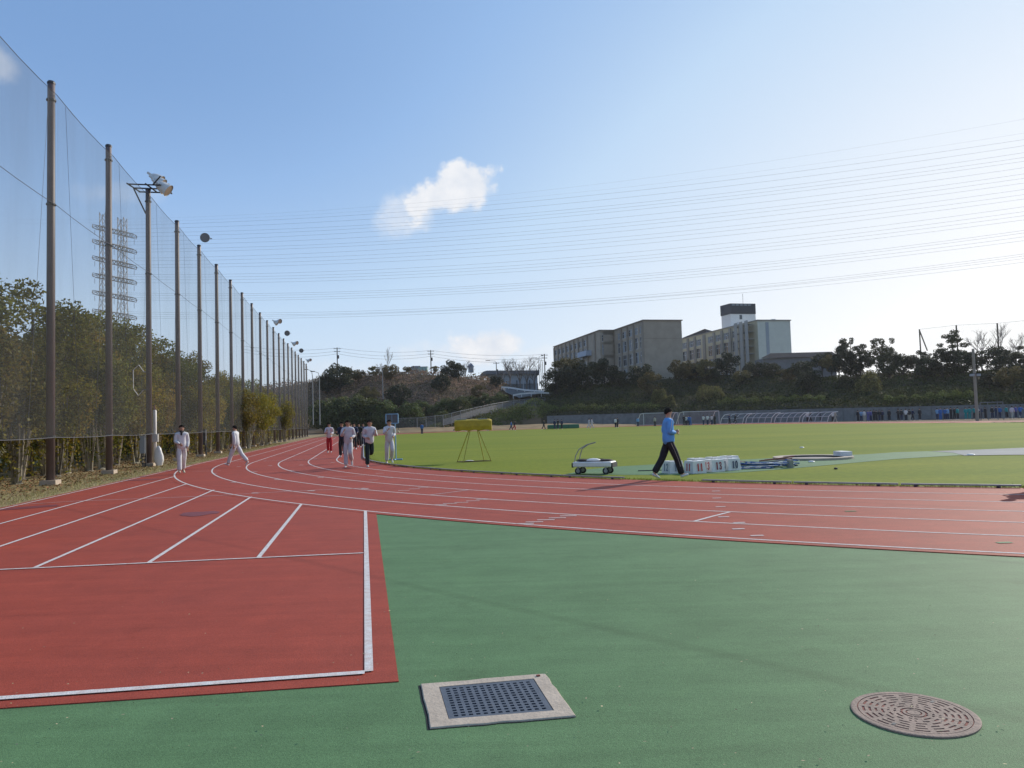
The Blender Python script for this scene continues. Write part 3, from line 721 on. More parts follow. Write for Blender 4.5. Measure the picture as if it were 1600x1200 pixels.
# long clipped hedge lines on the slope
for i, (u0, u1, t, m) in enumerate([(850, 1030, .10, 'cover_pale'), (1100, 1290, .30, 'cover'), (1120, 1290, .16, 'cover_pale'), (1340, 1530, .22, 'cover'), (1380, 1520, .12, 'cover_pale'), (880, 1010, .30, 'cover')]):
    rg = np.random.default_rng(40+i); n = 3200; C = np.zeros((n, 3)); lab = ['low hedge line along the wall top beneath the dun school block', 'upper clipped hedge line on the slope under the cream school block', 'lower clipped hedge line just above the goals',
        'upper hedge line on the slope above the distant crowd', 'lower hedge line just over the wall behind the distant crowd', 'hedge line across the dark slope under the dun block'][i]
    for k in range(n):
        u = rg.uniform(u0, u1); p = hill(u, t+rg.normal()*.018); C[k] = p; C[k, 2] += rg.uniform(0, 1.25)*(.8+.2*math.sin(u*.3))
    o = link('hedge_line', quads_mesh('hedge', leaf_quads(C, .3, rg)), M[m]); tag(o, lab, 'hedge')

# retaining wall along the foot of the school hill (panels with recessed joints) 
wl = empty('retaining_wall', (0, 0, 0), 0, 'long low grey concrete retaining wall behind the goals and the distant crowd', 'wall')
uu = list(np.linspace(853, 1640, 47))
for a, b2 in zip(uu[:-1], uu[1:]):
    pa, pb = hill(a, 0, False), hill(b2, 0, False); pa.y -= .3; pb.y -= .3; t = (pb-pa); t.z = 0; t.normalize(); nn = Vector((t.y, -t.x, 0))
    za, zb = pa.z+.12, pb.z+.12; pa = pa+t*.04; pb = pb-t*.04; b = MB(); vs = []
    for p, z in ((pa, za), (pb, zb)):
        for q in (p+nn*.12, p-nn*.5):
            vs += [(q.x, q.y, -.05), (q.x, q.y, z)]
    b.add(vs, [(0, 4, 5, 1), (1, 5, 7, 3), (2, 3, 7, 6), (0, 1, 3, 2), (4, 6, 7, 5)]); b.build('wall_panel', M['wallc'], wl)
vs = []; fs = []
for i, a in enumerate(uu):
    p = hill(a, 0, False); p.y -= .28; vs += [(p.x, p.y, -.05), (p.x, p.y, p.z+.06)]
    if i: k = 2*i; fs.append((k-2, k, k+1, k-1))
b = MB(); b.add(vs, fs); b.build('wall_core', M['wallc'], wl)

# ------------------------------------------------------------------ trees on and below the school terrace
PT = {}
PT['ev'] = [tree_proto(60+i, 7.5, 3.2, 3, M['leaf_dark'], 4200, .42, M['bark'], base=.12, ncl=30, rc=1.15, shell=.5, r0=.16) for i in range(3)]
PT['br'] = [tree_proto(70+i, 7.0, 2.8, 3, M['leaf_brown'], 3200, .38, M['bark'], base=.25, ncl=26, rc=.95, shell=.4, r0=.14) for i in range(2)]
PT['airy'] = [tree_proto(80+i, 9.0, 3.2, 3.6, M['leaf_dark'], 2600, .36, M['bark'], base=.35, ncl=26, rc=.8, shell=.3, r0=.16, nl=26) for i in range(2)]
PT['pine'] = [tree_proto(90+i, 11, 3.4, 4.5, M['leaf_dark'], 3400, .40, M['bark'], base=.2, ncl=34, rc=1.1, shell=.3, r0=.22, flat=.45) for i in range(1)]
BARE = [bare_tree_mesh(5+i, 9, .17, .55, 5) for i in range(3)]
for b_m in BARE: b_m.materials.append(M['twig'])
def vtop(Y, z, u): # pixel y of a point
    X = (u-800)/F*Y; q = Vector((X, Y, z-CH)); return 600-F*q.dot(UP)/q.dot(FW)
def ztop(u, v, Y): return P(u, v, Y).z
# (u, top pixel y, t on hill, kind, label)
TR = [(868, 574, .55, 'ev', 'dark evergreen at the road end of the school terrace'), (893, 568, .45, 'ev', 'dark tree under the far end of the dun school block'), (884, 558, .9, 'br', 'brownish tree top against the far end wall of the dun block'),
      (900, 556, .95, 'br', 'small brownish tree below the white balcony of the dun block'), (922, 561, .55, 'ev', 'broad black green tree below the recessed corner of the dun block'), (944, 560, .6, 'ev', 'second broad dark tree below the recessed corner of the dun block'),
      (968, 578, .6, 'ev', 'dark tree in front of the window side of the dun block'), (1000, 566, .5, 'ev', 'bushy dark tree below the corner edge of the dun end wall'), (1018, 580, .45, 'br', 'grey green tree leaning out below the dun end wall'),
      (1062, 558, .75, 'br', 'olive tree at the foot of the dun end wall near the cream block'), (1078, 568, .7, 'ev', 'dark tree between the dun and the cream blocks'), (1088, 562, .9, 'br', 'gold green tree top below the cream block windows'),
      (1105, 560, .85, 'br', 'second gold green tree top below the cream block windows'), (1110, 572, .65, 'ev', 'low dark tree below the cream block'), (1138, 550, 1.0, 'ev', 'round dark tree before the cream wall under the tower'),
      (1160, 576, .75, 'br', 'thin brownish tree before the cream wall right under the fire stair'), (1182, 562, .7, 'ev', 'dark bushy tree below the pale end wall'), (1205, 566, .65, 'ev', 'broad dark tree before the pale end wall'),
      (1232, 574, .8, 'br', 'brown leaved tree at the corner of the pale end wall'), (1255, 560, .8, 'ev', 'pointed dark tree just past the pale end wall'), (1286, 548, .95, 'airy', 'thin leaved tree at the low roof past the school'),
      (1300, 551, .9, 'br', 'small bushy tree by the low roof past the school'), (1262, 575, .5, 'ev', 'low black tree past the pale end wall'), (1330, 524, .95, 'airy', 'open crowned tree with sky showing through, first past the school'),
      (1322, 545, .6, 'ev', 'massive dark tree under the open crowned tree'), (1345, 545, .7, 'ev', 'dark tree between the two open crowned trees'), (1382, 525, .95, 'airy', 'second open crowned tree with ragged top past the school'),
      (1390, 547, .6, 'ev', 'massive black tree below the second open crowned tree'), (1412, 550, .7, 'ev', 'dark tree before the net mast with a strut'), (1436, 545, .9, 'airy', 'thin gold tinted tree top at the strut of the net mast'),
      (1448, 556, .6, 'ev', 'black tree under the strut of the net mast'), (1493, 515, .85, 'pine', 'tall pine with layered flat boughs'), (1475, 548, .55, 'ev', 'dark tree at the foot of the tall pine, school side'),
      (1508, 545, .6, 'ev', 'dark tree at the foot of the tall pine, concrete post side'), (1528, 546, .9, 'airy', 'thin tree behind the concrete post'), (1558, 540, .75, 'ev', 'broad dark tree past the concrete post'),
      (1585, 545, .8, 'ev', 'dark tree top at the frame edge beneath bare trees'), (1580, 568, .3, 'br', 'big rounded olive tree low on the slope at the frame edge'), (1545, 580, .35, 'ev', 'dark tree low on the slope beside the concrete post'),
      (1620, 560, .4, 'ev', 'dark tree low on the slope just past the frame edge'), (1610, 536, .95, 'airy', 'thin topped tree on the terrace at the frame edge'), (1650, 540, .8, 'ev', 'broad dark tree beyond the frame edge')]
BH = {'ev': 7.5, 'br': 7.0, 'airy': 9.0, 'pine': 11.0}
for i, (u, v, t, k, lab) in enumerate(TR):
    if k == 'ev' and t < .8 and 'low on' not in lab and 'low black' not in lab and u > 850: t = min(t+.24, .92)
    p = hill(u, t, False); zt_ = ztop(u, v, p.y); h = max(3.0, zt_-p.z); sc = h/BH[k]
    pr = PT[k][i % len(PT[k])]; wsc = max(sc, .75)
    e = put_tree(pr, p-Vector((0, 0, .2)), i*1.7, wsc, lab, 'tree', 'trees on the school slope', 'tree', sc*1.03)
for i, (u, v, t, lab) in enumerate([(1312, 530, 1.1, 'bare leafless tree behind the low school roof'), (1537, 508, 1.15, 'tall bare tree behind the terrace net, nearer the pine'), (1566, 508, 1.25, 'tall bare tree behind the terrace net, by the net mast'),
        (1590, 515, 1.1, 'bare tree at the frame edge behind the terrace net')]):
    p = hill(u, t, False); h = ztop(u, v, p.y)-p.z; e = empty('bare_tree', p, i*2.1, lab, 'tree', 'bare trees on the terrace'); s = h/8.2; e.scale = (s, s, s); link('branches', BARE[i % 3], None, e)

# left hill: trees and dark shrub belt
LTR = [(531, 566, .8, 'ev', 'ragged tree wrapped round the far utility pole'), (560, 575, .9, 'br', 'brown tree on the hilltop near the first utility pole'), (583, 571, .95, 'br', 'low round brownish tree on the hill crest'),
       (610, 566, .85, 'br', 'dark brown tree at the foot of the leafless spire tree'), (545, 580, 1.0, 'br', 'small brown hilltop tree between the pole and the street light'), (705, 562, .9, 'ev', 'dark evergreen standing up from the hill crest past the second pole'),
       (716, 566, .92, 'ev', 'second dark evergreen on the hill crest past the second pole'), (636, 574, 1.0, 'br', 'low brown tree beside the green container'), (680, 575, 1.0, 'br', 'low tree at the foot of the second utility pole'),
       (510, 582, .8, 'ev', 'dark tree at the near end of the brown hill'), (775, 585, .9, 'ev', 'dark tree before the pillared building'), (690, 583, .7, 'ev', 'dark shrubby tree below the hill crest evergreens'),
       (620, 598, .55, 'ev', 'dark shrubby tree halfway up the brown hill'), (575, 600, .6, 'br', 'low shrubby tree on the brown slope by the street light'), (748, 600, .6, 'br', 'low shrub tree near the road bend')]
for i, (u, v, t, k, lab) in enumerate(LTR):
    p = hill(u, t, False); zt_ = ztop(u, v, p.y); h = max(2.5, zt_-p.z); sc = h/BH[k]
    put_tree(PT[k][i % len(PT[k])], p-Vector((0, 0, .1)), i*2.3, max(sc, .45), lab, 'tree', 'trees on the brown hill', 'tree', sc)
rgt = random.Random(4); names_b = ['nearest the track', 'second from the track', 'third from the track', 'fourth from the track', 'fifth from the track', 'sixth from the track', 'behind the blue board', 'just past the blue board', 'third past the blue board',
    'fourth past the blue board', 'fifth past the blue board', 'sixth past the blue board', 'behind the yellow box', 'just past the yellow box', 'where the belt thins out', 'last by the road']
BU = [505, 520, 536, 552, 568, 584, 602, 620, 640, 658, 676, 696, 716, 736, 758, 782]
BV = [622, 614, 617, 612, 616, 622, 622, 628, 626, 622, 628, 620, 616, 614, 612, 610]
for i, (u, v) in enumerate(zip(BU, BV)):
    t = .03+.0*i+(.18 if u > 640 else 0)+(.12 if u > 720 else 0); p = hill(u, t, False); h = max(2.6, ztop(u, v, p.y)-p.z)
    put_tree(PT['ev'][i % 3], p-Vector((0, 0, .3)), i*1.3, max(h/7.5, .62), 'dark evergreen in the belt below the brown hill, '+names_b[i], 'tree', 'evergreen belt below the brown hill', 'tree', h/7.5, M['leaf_belt'])
BU2 = [510, 530, 550, 570, 590, 625, 650, 690]
for i, u in enumerate(BU2):
    p = hill(u, -.04 if u < 620 else .05, False); h = max(2.6, ztop(u, 640+((i*37) % 7), p.y)-p.z)
    put_tree(PT['ev'][(i+1) % 3], p-Vector((0, 0, .3)), i*1.9, .6, 'low dark bush before the evergreen belt, '+['nearest the track', 'second along', 'third along', 'fourth along', 'just short of the blue board', 'just past the blue board', 'between blue board and yellow box', 'nearest the yellow box'][i], 'tree', 'low bushes below the brown hill', 'tree', h/7.5, M['leaf_belt'])
# leafless spire tree and other bare trees
e = empty('bare_tree', hill(606, .9, False), 0, 'tall narrow leafless tree rising like a spire from the hill', 'tree'); h = ztop(606, 538, hill(606, .9).y)-hill(606, .9).z; e.scale = (h/8.2*.5, h/8.2*.5, h/8.2*1.05); link('branches', BARE[1], None, e)
for i, (u, v, t, lab) in enumerate([(593, 566, .9, 'pale bare tree by the street light on the hill'), (728, 562, .95, 'rounded leafless tree on the crest past the evergreens'), (736, 570, 1.0, 'small leafless tree next to the rounded one'), (797, 556, .9, 'tall bare tree before the pillared building'),
        (812, 558, .92, 'second tall bare tree before the pillared building'), (824, 560, .9, 'third tall bare tree before the pillared building'), (835, 566, .88, 'shorter bare tree at the street lamps'), (786, 572, .95, 'thin bare tree nearest the brown hill top')]):
    p = hill(u, t, False); h = ztop(u, v, p.y)-p.z; e = empty('bare_tree', p, i*1.1, lab, 'tree', 'bare trees by the road'); s = max(h, 3)/8.2; e.scale = (s*1.3, s*1.3, s*1.05); link('branches', BARE[i % 3], None, e)

# ------------------------------------------------------------------ road bank fence, guard rail
fe = empty('chain_link_fence', (0, 0, 0), 0, 'chain link fence climbing from the field corner up the road bank', 'fence')
FP = [(608, 668, 652.5, 152), (622, 668, 653.5, 152), (652, 668.5, 653, 152), (666, 668, 651.5, 152.5), (680, 666, 649.8, 153), (692.5, 664, 648.5, 154), (706, 660.5, 645.5, 155), (720, 656, 642, 157), (736, 651, 638.5, 160), (752, 646.5, 635, 163), (768, 643, 631.5, 166), (785, 639.5, 628.5, 170), (803, 636.5, 626, 174), (820, 635, 624, 178), (836, 633.5, 622.5, 182), (852, 632, 621, 186)]
for i, (u, vb, vt_, Y) in enumerate(FP):
    pb, pt = P(u, vb, Y), P(u, vt_, Y); b = MB(); b.tube([(pb.x, pb.y, pb.z-.6), (pb.x, pb.y, pt.z+.05)], .05, 5); b.build('post', M['galv'], fe)
    if i:
        qb, qt = P(FP[i-1][0], FP[i-1][1], FP[i-1][3]), P(FP[i-1][0], FP[i-1][2], FP[i-1][3])
        b = MB(); b.add([qb, pb, pt, qt], [(0, 1, 2, 3)]); b.build('mesh_panel', M['chain'], fe); MB().tube([qt, pt], .035, 4).build('top_rail', M['galv'], fe)
# a strip of stony bank seen through the fence
b = MB(); vs = []; fs = []
for i, (u, vb, vt_, Y) in enumerate(FP[5:]):
    vs += [P(u, vb+1, Y+.6), P(u, vb-9, Y+5)]
    if i: k = 2*i; fs.append((k-2, k, k+1, k-1))
b.add(vs, fs); tag(b.build('gravel_bank', mat('stony_bank', (.13, .11, .09), .95, 0, 1.5, (.06, .055, .045), bump=.8, bscale=4)), kind='structure')
# road surface coming down
vs = [P(785, 607, 200), P(800, 604.5, 210), P(850, 613, 196), P(812, 622, 186), P(790, 613, 192)]
b = MB(); b.add(vs, [(0, 1, 2, 3, 4)]); tag(b.build('hill_road', M['asph']), kind='structure')
def guard(name, pts, label):
    e = empty(name, pts[0], 0, label, 'guard rail')
    pts = [p-pts[0] for p in pts]
    for i in range(len(pts)-1):
        b = MB(); a, c = pts[i], pts[i+1]; t = (c-a).normalized(); n_ = Vector((-t.y, t.x, 0))*.08
        b.add([a+n_+Vector((0, 0, .9)), c+n_+Vector((0, 0, .9)), c+n_+Vector((0, 0, .5)), a+n_+Vector((0, 0, .5)), a-n_+Vector((0, 0, .9)), c-n_+Vector((0, 0, .9)), c-n_+Vector((0, 0, .5)), a-n_+Vector((0, 0, .5))],
              [(0, 1, 2, 3), (4, 7, 6, 5), (0, 4, 5, 1), (2, 6, 7, 3)]); b.build('rail', M['white'], e)
        MB().tube([a+Vector((0, 0, -.3)), a+Vector((0, 0, .85))], .07, 5).build('post', M['white'], e)
guard('guard_rail', [P(784, 609, 204), P(795, 609.5, 202), P(808, 611.5, 200), P(820, 613.5, 198), P(835, 614.5, 196), P(850, 615.5, 194)], 'white guard rail along the upper side of the hill road')
guard('guard_rail', [P(802, 622, 186), P(815, 619.5, 188), P(830, 618.5, 189), P(846, 618, 190), P(858, 618.5, 190)], 'bluish white guard rail at the lower bend of the hill road')

# ------------------------------------------------------------------ school buildings
def facade(par, O, dirv, nrm, z0, z1, cols, rowsz, wallm, pil=None, framem=None, name='wall'):
    """cols: list of (width, kind); rowsz: list of (zbot, ztop, windows?) ; recessed window openings with frame and pane parts"""
    b = MB(); xs = [0]; 
    for wdt, _ in cols: xs.append(xs[-1]+wdt)
    def pt(x, z, dn=0): q = O+dirv*x+nrm*dn; return Vector((q.x, q.y, z))
    zc = z0
    for (zb, zt_, w_) in rowsz:
        if not w_:
            b.add([pt(0, zb), pt(xs[-1], zb), pt(xs[-1], zt_), pt(0, zt_)], [(0, 1, 2, 3)]); continue
        for i, (wdt, kd) in enumerate(cols):
            x0, x1 = xs[i], xs[i+1]
            if kd != 'w' and kd != 'g': b.add([pt(x0, zb), pt(x1, zb), pt(x1, zt_), pt(x0, zt_)], [(0, 1, 2, 3)]); continue
            d = -.16
            b.add([pt(x0, zb), pt(x1, zb), pt(x1, zt_), pt(x0, zt_), pt(x0, zb, d), pt(x1, zb, d), pt(x1, zt_, d), pt(x0, zt_, d)], [(0, 1, 5, 4), (1, 2, 6, 5), (2, 3, 7, 6), (3, 0, 4, 7)])
            f = MB(); nm = max(2, int(round(wdt/1.1)))
            for k in range(nm+1):
                xx = x0+(x1-x0)*k/nm; xx = min(max(xx, x0+.05), x1-.05)
                f.add([pt(xx-.05, zb, d+.02), pt(xx+.05, zb, d+.02), pt(xx+.05, zt_, d+.02), pt(xx-.05, zt_, d+.02), pt(xx-.05, zb, d+.07), pt(xx+.05, zb, d+.07), pt(xx+.05, zt_, d+.07), pt(xx-.05, zt_, d+.07)], [(4, 5, 6, 7), (0, 4, 7, 3), (1, 2, 6, 5)])
            for zz in (zb+.05, zb+(zt_-zb)*.62, zt_-.05):
                f.add([pt(x0, zz-.05, d+.08), pt(x1, zz-.05, d+.08), pt(x1, zz+.05, d+.08), pt(x0, zz+.05, d+.08)], [(0, 1, 2, 3)])
            fo = f.build('window', framem or M['wframe'], par)
            for k in range(nm):
                xa, xb = x0+(x1-x0)*k/nm, x0+(x1-x0)*(k+1)/nm
                g = MB(); g.add([pt(xa, zb, d), pt(xb, zb, d), pt(xb, zt_, d), pt(xa, zt_, d)], [(0, 1, 2, 3)]); g.build('pane', M['panel_g'] if (k*7+i*3+int(zb)) % 3 == 0 else M['pane'], fo)
    wo = b.build(name, wallm, par)
    if pil:
        for i, (wdt, kd) in enumerate(cols):
            if kd == 'p':
                q = MB(); x0, x1 = xs[i]+.02, xs[i+1]-.02
                q.add([pt(x0, z0, .003), pt(x1, z0, .003), pt(x1, z1-.3, .003), pt(x0, z1-.3, .003), pt(x0, z0, .28), pt(x1, z0, .28), pt(x1, z1-.3, .28), pt(x0, z1-.3, .28)], [(4, 5, 6, 7), (0, 4, 7, 3), (1, 2, 6, 5), (3, 7, 6, 2)]); q.build('pilaster', pil, par)
    return wo
def prism(par, name, pts, z0, z1, m, top=True):
    b = MB(); n = len(pts); b.add([(p.x, p.y, z0) for p in pts]+[(p.x, p.y, z1) for p in pts], [(i, (i+1) % n, (i+1) % n+n, i+n) for i in range(n)]+([tuple(range(n, 2*n))] if top else [])); return b.build(name, m, par)
bd = Vector((-math.sin(.238), math.cos(.238), 0)); br_ = Vector((bd.y, -bd.x, 0)); outn = -br_     # window sides face left (towards -x)
def uX(u, Y): return Vector(((u-800)/F*Y-.0, Y, 0))
def colpt(u, v, Y): q = P(u, v, Y); return Vector((q.x, q.y, 0))
SK = 1.055
A0 = colpt(1007.5, 560, 190); ZT = P(1003, 501, 190).z
endw = 10.6; fl = 3.8
sch = empty('school_block', (0, 0, 0), 0, 'dun coloured three storey school block with blank end wall and stepped window side', 'building')
B0 = A0+br_*endw
rows3 = [(4, ZT-3*fl+1.0-.9, False)]
def rowset(zt, n, sill=1.55, head=.85, z0=3.0):
    r = []; z = zt
    for k in range(n):
        r += [(z-head if k else z-head-.35, z, False)]; top = r[-1][0]; bot = zt-(k+1)*fl+.75; r += [(bot, top, True)]; z = bot
    r += [(z0, z, False)]; return r
L1 = 20.5
colsB = [(1.2, 'p'), (1.6, 'w'), (1.0, 'x'), (2.2, 'w'), (1.1, 'p'), (3.1, 'w'), (1.0, 'p'), (3.4, 'w'), (1.0, 'p'), (2.4, 'w'), (1.0, 'x'), (1.5, 'x')]
facade(sch, A0, bd, outn, 3, ZT, colsB, rowset(ZT, 4), M['brickA'], M['brickP'])
A1 = A0+bd*L1; A2 = A1-br_*4.3
facade(sch, A1, -br_, -bd, 3, ZT, [(.5, 'x'), (3.2, 'w'), (.6, 'x')], rowset(ZT, 4), M['brickA'])
L2 = 51
colsA = [(.6, 'x'), (3.0, 'x'), (1.0, 'p'), (5.4, 'x'), (1.0, 'p')]
for k in range(8): colsA += [(3.2, 'w'), (1.0, 'p')]
L2 = sum(c[0] for c in colsA)
facade(sch, A2, bd, outn, 3, ZT, colsA, rowset(ZT, 4), M['brickA'], M['brickP'])
A3 = A2+bd*L2
prism(sch, 'end_wall', [A0+br_*.003, B0, B0+bd*(L1+L2), A3+br_*1, A2+br_*1, A2+br_*5.3, A0+br_*1+bd*.4, A0+br_*.003+bd*.4], 3, ZT-.01, M['brickA'])
# parapet caps
for a, c in ((A0, A1), (A2, A3), (A1, A2), (A0, B0)):
    t = (c-a).normalized(); n_ = Vector((t.y, -t.x, 0)); m_ = (a+c)/2; b = MB(); b.box((m_.x, m_.y, ZT+.12), ((c-a).length+.5, .55, .26), math.atan2(t.y, t.x)); b.build('parapet', M['brickP'], sch)
pd = MB(); q = A0+br_*.6; 
for xx in (0.02, endw/2, endw-.03):
    q = A0+br_*xx; 
q = A0+br_*(endw/2)-bd*.02; pd.box((q.x, q.y, ZT-4.6), (endw-.1, .05, .1), math.atan2(br_.y, br_.x)); pd.build('end_wall_joint', M['brickP'], sch)
# entrance balcony, white, on the far wing
q = A2+bd*11.0+outn*.9; b = MB(); b.box((q.x, q.y, ZT-5.6), (7.5, 1.8, 1.5), math.atan2(bd.y, bd.x)); b.build('balcony', mat('pale_blue_balcony', (.42, .47, .55), .7, .15, 2), sch)

# cream block
cb2 = empty('school_block', (0, 0, 0), 0, 'cream school block with grey pilasters, pale end wall and fire stair', 'building')
D0 = colpt(1186, 560, 190); ZC = P(1181.5, 501, 190).z; endc = 9.5; D1 = D0+br_*endc
colsC = [(1.0, 'x'), (8.6, 'x'), (1.6, 'x'), (1.7, 'w'), (1.1, 'p'), (3.3, 'w'), (1.1, 'p'), (3.3, 'w'), (1.1, 'p'), (3.3, 'w'), (1.2, 'x'), (1.5, 'p'), (1.5, 'x'), (3.0, 'w'), (1.1, 'p'), (3.4, 'w'), (1.1, 'p'), (3.4, 'w'), (1.1, 'p'), (3.4, 'w'), (1.1, 'p'), (3.4, 'w'), (1.1, 'p'), (3.4, 'w'), (1.1, 'p')]
L3 = sum(c[0] for c in colsC)
facade(cb2, D0, bd, outn, 3, ZC, colsC, rowset(ZC, 4), M['cream'], M['creamP'], mat('pale_window_frame', (.42, .46, .50), .5))
prism(cb2, 'end_wall', [D0+br_*.003-bd*.02, D1-bd*.02, D1+bd*L3, D0+bd*L3+br_*1, D0+br_*1+bd*.5, D0+br_*.003+bd*.5], 3, ZC-.01, M['paleend'])
q = D0+br_*2.7-bd*.05; MB().box((q.x, q.y, (ZC+3)/2-.3), (.9, .06, ZC-3.2), math.atan2(br_.y, br_.x)).build('end_wall_band', M['paleband'], cb2)
for a, c in ((D0, D0+bd*L3), (D0, D1)):
    t = (c-a).normalized(); m_ = (a+c)/2; b = MB(); b.box((m_.x, m_.y, ZC+.12), ((c-a).length+.4, .5, .24), math.atan2(t.y, t.x)); b.build('parapet', M['creamP'], cb2)
# fire stair cage: slabs, posts and louvre bars on the window side next to the corner
fs_ = empty('fire_stair', D0+bd*5.2+outn*1.0, math.atan2(bd.y, bd.x), 'grey caged fire stair at the corner of the cream block', 'stair')
for k in range(5): MB().box((0, .2, ZC-.7-k*1.9), (7.6, 1.6, .16)).build('landing', M['creamP'], fs_)
for k in range(8): MB().box((-3.8+k*7.6/7, 1.0, ZC/2+1.4), (.16, .16, ZC-3.2)).build('cage_post', M['creamP'], fs_)
for k in range(3): MB().box((-3.3+k*2.6, 1.1, ZC-6.0), (1.5, .08, ZC-13)).build('louvre_panel', mat('louvre', (.33, .33, .31), .7) if k == 0 else bpy.data.materials['louvre'], fs_)
# tower
tw = empty('roof_tower', (0, 0, 0), 0, 'white roof tower with a dark slatted water tank screen and aerial mast', 'tower')
T0 = colpt(1141.5, 490, 207); T1 = colpt(1180.5, 490, 208.8); zt0 = P(1140.5, 474.2, 207).z; zm = P(1140.5, 490.5, 207).z; tl = 4.4; rt = (T1-T0).normalized(); tb = Vector((-rt.y, rt.x, 0)); tb = (tb+Vector((-.1, 0, 0))).normalized()
prism(tw, 'tower_wall', [T0, T1, T1+tb*tl, T0+tb*tl], ZC-3, zm, M['white'])
o_ = .15; prism(tw, 'screen', [T0-rt*o_-tb*o_, T1+rt*o_*0-tb*o_, T1+tb*(tl+o_), T0-rt*o_+tb*(tl+o_)], zm+.02, zt0, M['roofd'])
for k in range(14):
    q = T0+rt*(.3+k*(T1-T0).length/14.3)-tb*(o_+.04); MB().box((q.x, q.y, (zm+zt0)/2), (.07, .06, zt0-zm-.5), math.atan2(rt.y, rt.x)).build('screen_slat', M['darkm'], tw)
for k in range(5):
    q = T0+rt*(.8+k*1.25)-tb*(o_+.1); MB().box((q.x, q.y, zt0-.42), (.95, .04, .35), math.atan2(rt.y, rt.x)).build('screen_gap', M['panel_g'], tw)
q = T0+rt*3.1-tb*.05; MB().box((q.x, q.y, zm-.9), (.75, .12, 1.2), math.atan2(rt.y, rt.x)).build('tower_window', M['pane'], tw)
q = T0+rt*.9-tb*.05; MB().box((q.x, q.y, zm-4.3), (.8, .12, 1.1), math.atan2(rt.y, rt.x)).build('tower_window', M['panel_g'], tw)
q = T0+rt*4.7+tb*1; MB().tube([(q.x, q.y, zt0-.1), (q.x, q.y, zt0+3.0)], .05, 5).build('mast', M['darkm'], tw)
for k in range(2):
    q = T0+rt*(2.1+k*1.0)-tb*.08; MB().box((q.x, q.y, zm-3.4), (.12, .1, 2.2), math.atan2(rt.y, rt.x)).build('drain_pipe', M['paleband'], tw)
# small rooftop unit and parapet knobs
q = D0+br_*5.2+bd*1.0; o = MB().box((0, 0, .25), (1.0, .9, .55)).build('roof_unit', M['white']); o.location = (q.x, q.y, ZC+.0); tag(o, 'small white unit on the roof edge of the pale end wall', 'roof unit')
q = D0+bd*9+br_*1; o = MB().box((0, 0, .3), (1.1, 1.0, .7)).build('roof_unit', M['white']); o.location = (q.x, q.y, ZC+.0); tag(o, 'small white unit on the cream roof near the tower', 'roof unit')
# dark roofed block behind and low roof at the foot
rb = empty('far_school_wing', (0, 0, 0), 0, 'dark pitched roof of the school wing showing between the dun and cream blocks', 'building')
r0, r1, r2 = P(1066, 528, 232), P(1101, 513.8, 220), P(1116, 518, 219)
b = MB(); zz = P(1066, 531, 232).z-3; b.add([r0, r1, r2, Vector((r2.x, r2.y, zz)), Vector((r0.x, r0.y, zz)), r0+Vector((4, 9, -1)), r1+Vector((4, 9, -.6)), r2+Vector((4, 9, -2))], [(4, 3, 2, 1, 0), (0, 1, 6, 5), (1, 2, 7, 6)]); b.build('roof', M['roofd'], rb)
prism(rb, 'wall', [Vector((r0.x, r0.y+1, 0)), Vector((r2.x, r2.y+1, 0)), Vector((r2.x+4, r2.y+9, 0)), Vector((r0.x+4, r0.y+9, 0))], 4, zz+.2, M['cream'])
lr = empty('low_school_hall', (0, 0, 0), 0, 'low hall with a dark hipped roof beside the pale end wall', 'building')
a, b1, c1, d1 = P(1190, 558.5, 180), P(1204, 552, 181), P(1300, 549.5, 176), P(1306, 553.5, 174)
b = MB(); b.add([P(1188, 560, 177), P(1310, 556, 172), c1, b1, P(1203, 553, 186), P(1300, 550, 181)], [(0, 1, 2, 3), (3, 2, 5, 4)]); b.build('roof', mat('slate_roof', (.035, .037, .045), .95, .2, 1, spec=.05), lr)
wa, wb = P(1192, 561, 177.5), P(1306, 557, 172.5); prism(lr, 'wall', [Vector((wa.x, wa.y, 0)), Vector((wb.x, wb.y, 0)), Vector((wb.x+1, wb.y+6, 0)), Vector((wa.x, wa.y+6, 0))], 6, wa.z+.1, mat('hall_wall', (.25, .23, .22), .9, .2, 1))
# stand-alone pillared building behind the bare trees
pb2 = empty('pillared_building', (0, 0, 0), 0, 'grey building with a curved roof edge standing on columns behind bare trees', 'building')
Yb = 232; zA, zB = P(760, 579, Yb).z, P(760, 597, Yb).z; xA, xB = P(751, 580, Yb).x, P(843, 580, Yb).x
b = MB(); pr_ = [(xA-.4, zB-.6), (xA-.2, zA-1.2), (xA+.8, zA-.3), (xA+2, zA), (xB, zA-.4), (xB, zA-1.4), (xA+2, zA-1.2), (xA+.8, zA-1.8)]
b.add([(x, Yb, z) for x, z in pr_]+[(x, Yb+9, z) for x, z in pr_], [tuple(range(7, -1, -1))]+[(i, (i+1) % 8, (i+1) % 8+8, i+8) for i in range(8)]); b.build('roof', mat('weathered_grey_roof', (.17, .17, .18), .8, .2, 1), pb2)
MB().box(((xA+xB)/2+.6, Yb+5, (zA+zB)/2-1), (xB-xA-2.5, 7, zA-zB-.4), 0).build('wall', mat('grey_cladding', (.42, .45, .48), .7, .15, 1), pb2)
MB().box(((xA+xB)/2+2, Yb+4.6, zB-3.0), (xB-xA-5, 5, 4.6), 0).build('ground_floor', mat('dull_glass_front', (.22, .25, .27), .4, .3, .6), pb2)
for k in range(7): MB().box((xA+5.2+k*2.0, Yb+.6, zB-2.8), (.28, .28, 6.2)).build('column', M['darkm'] if k % 2 else M['wframe'], pb2)
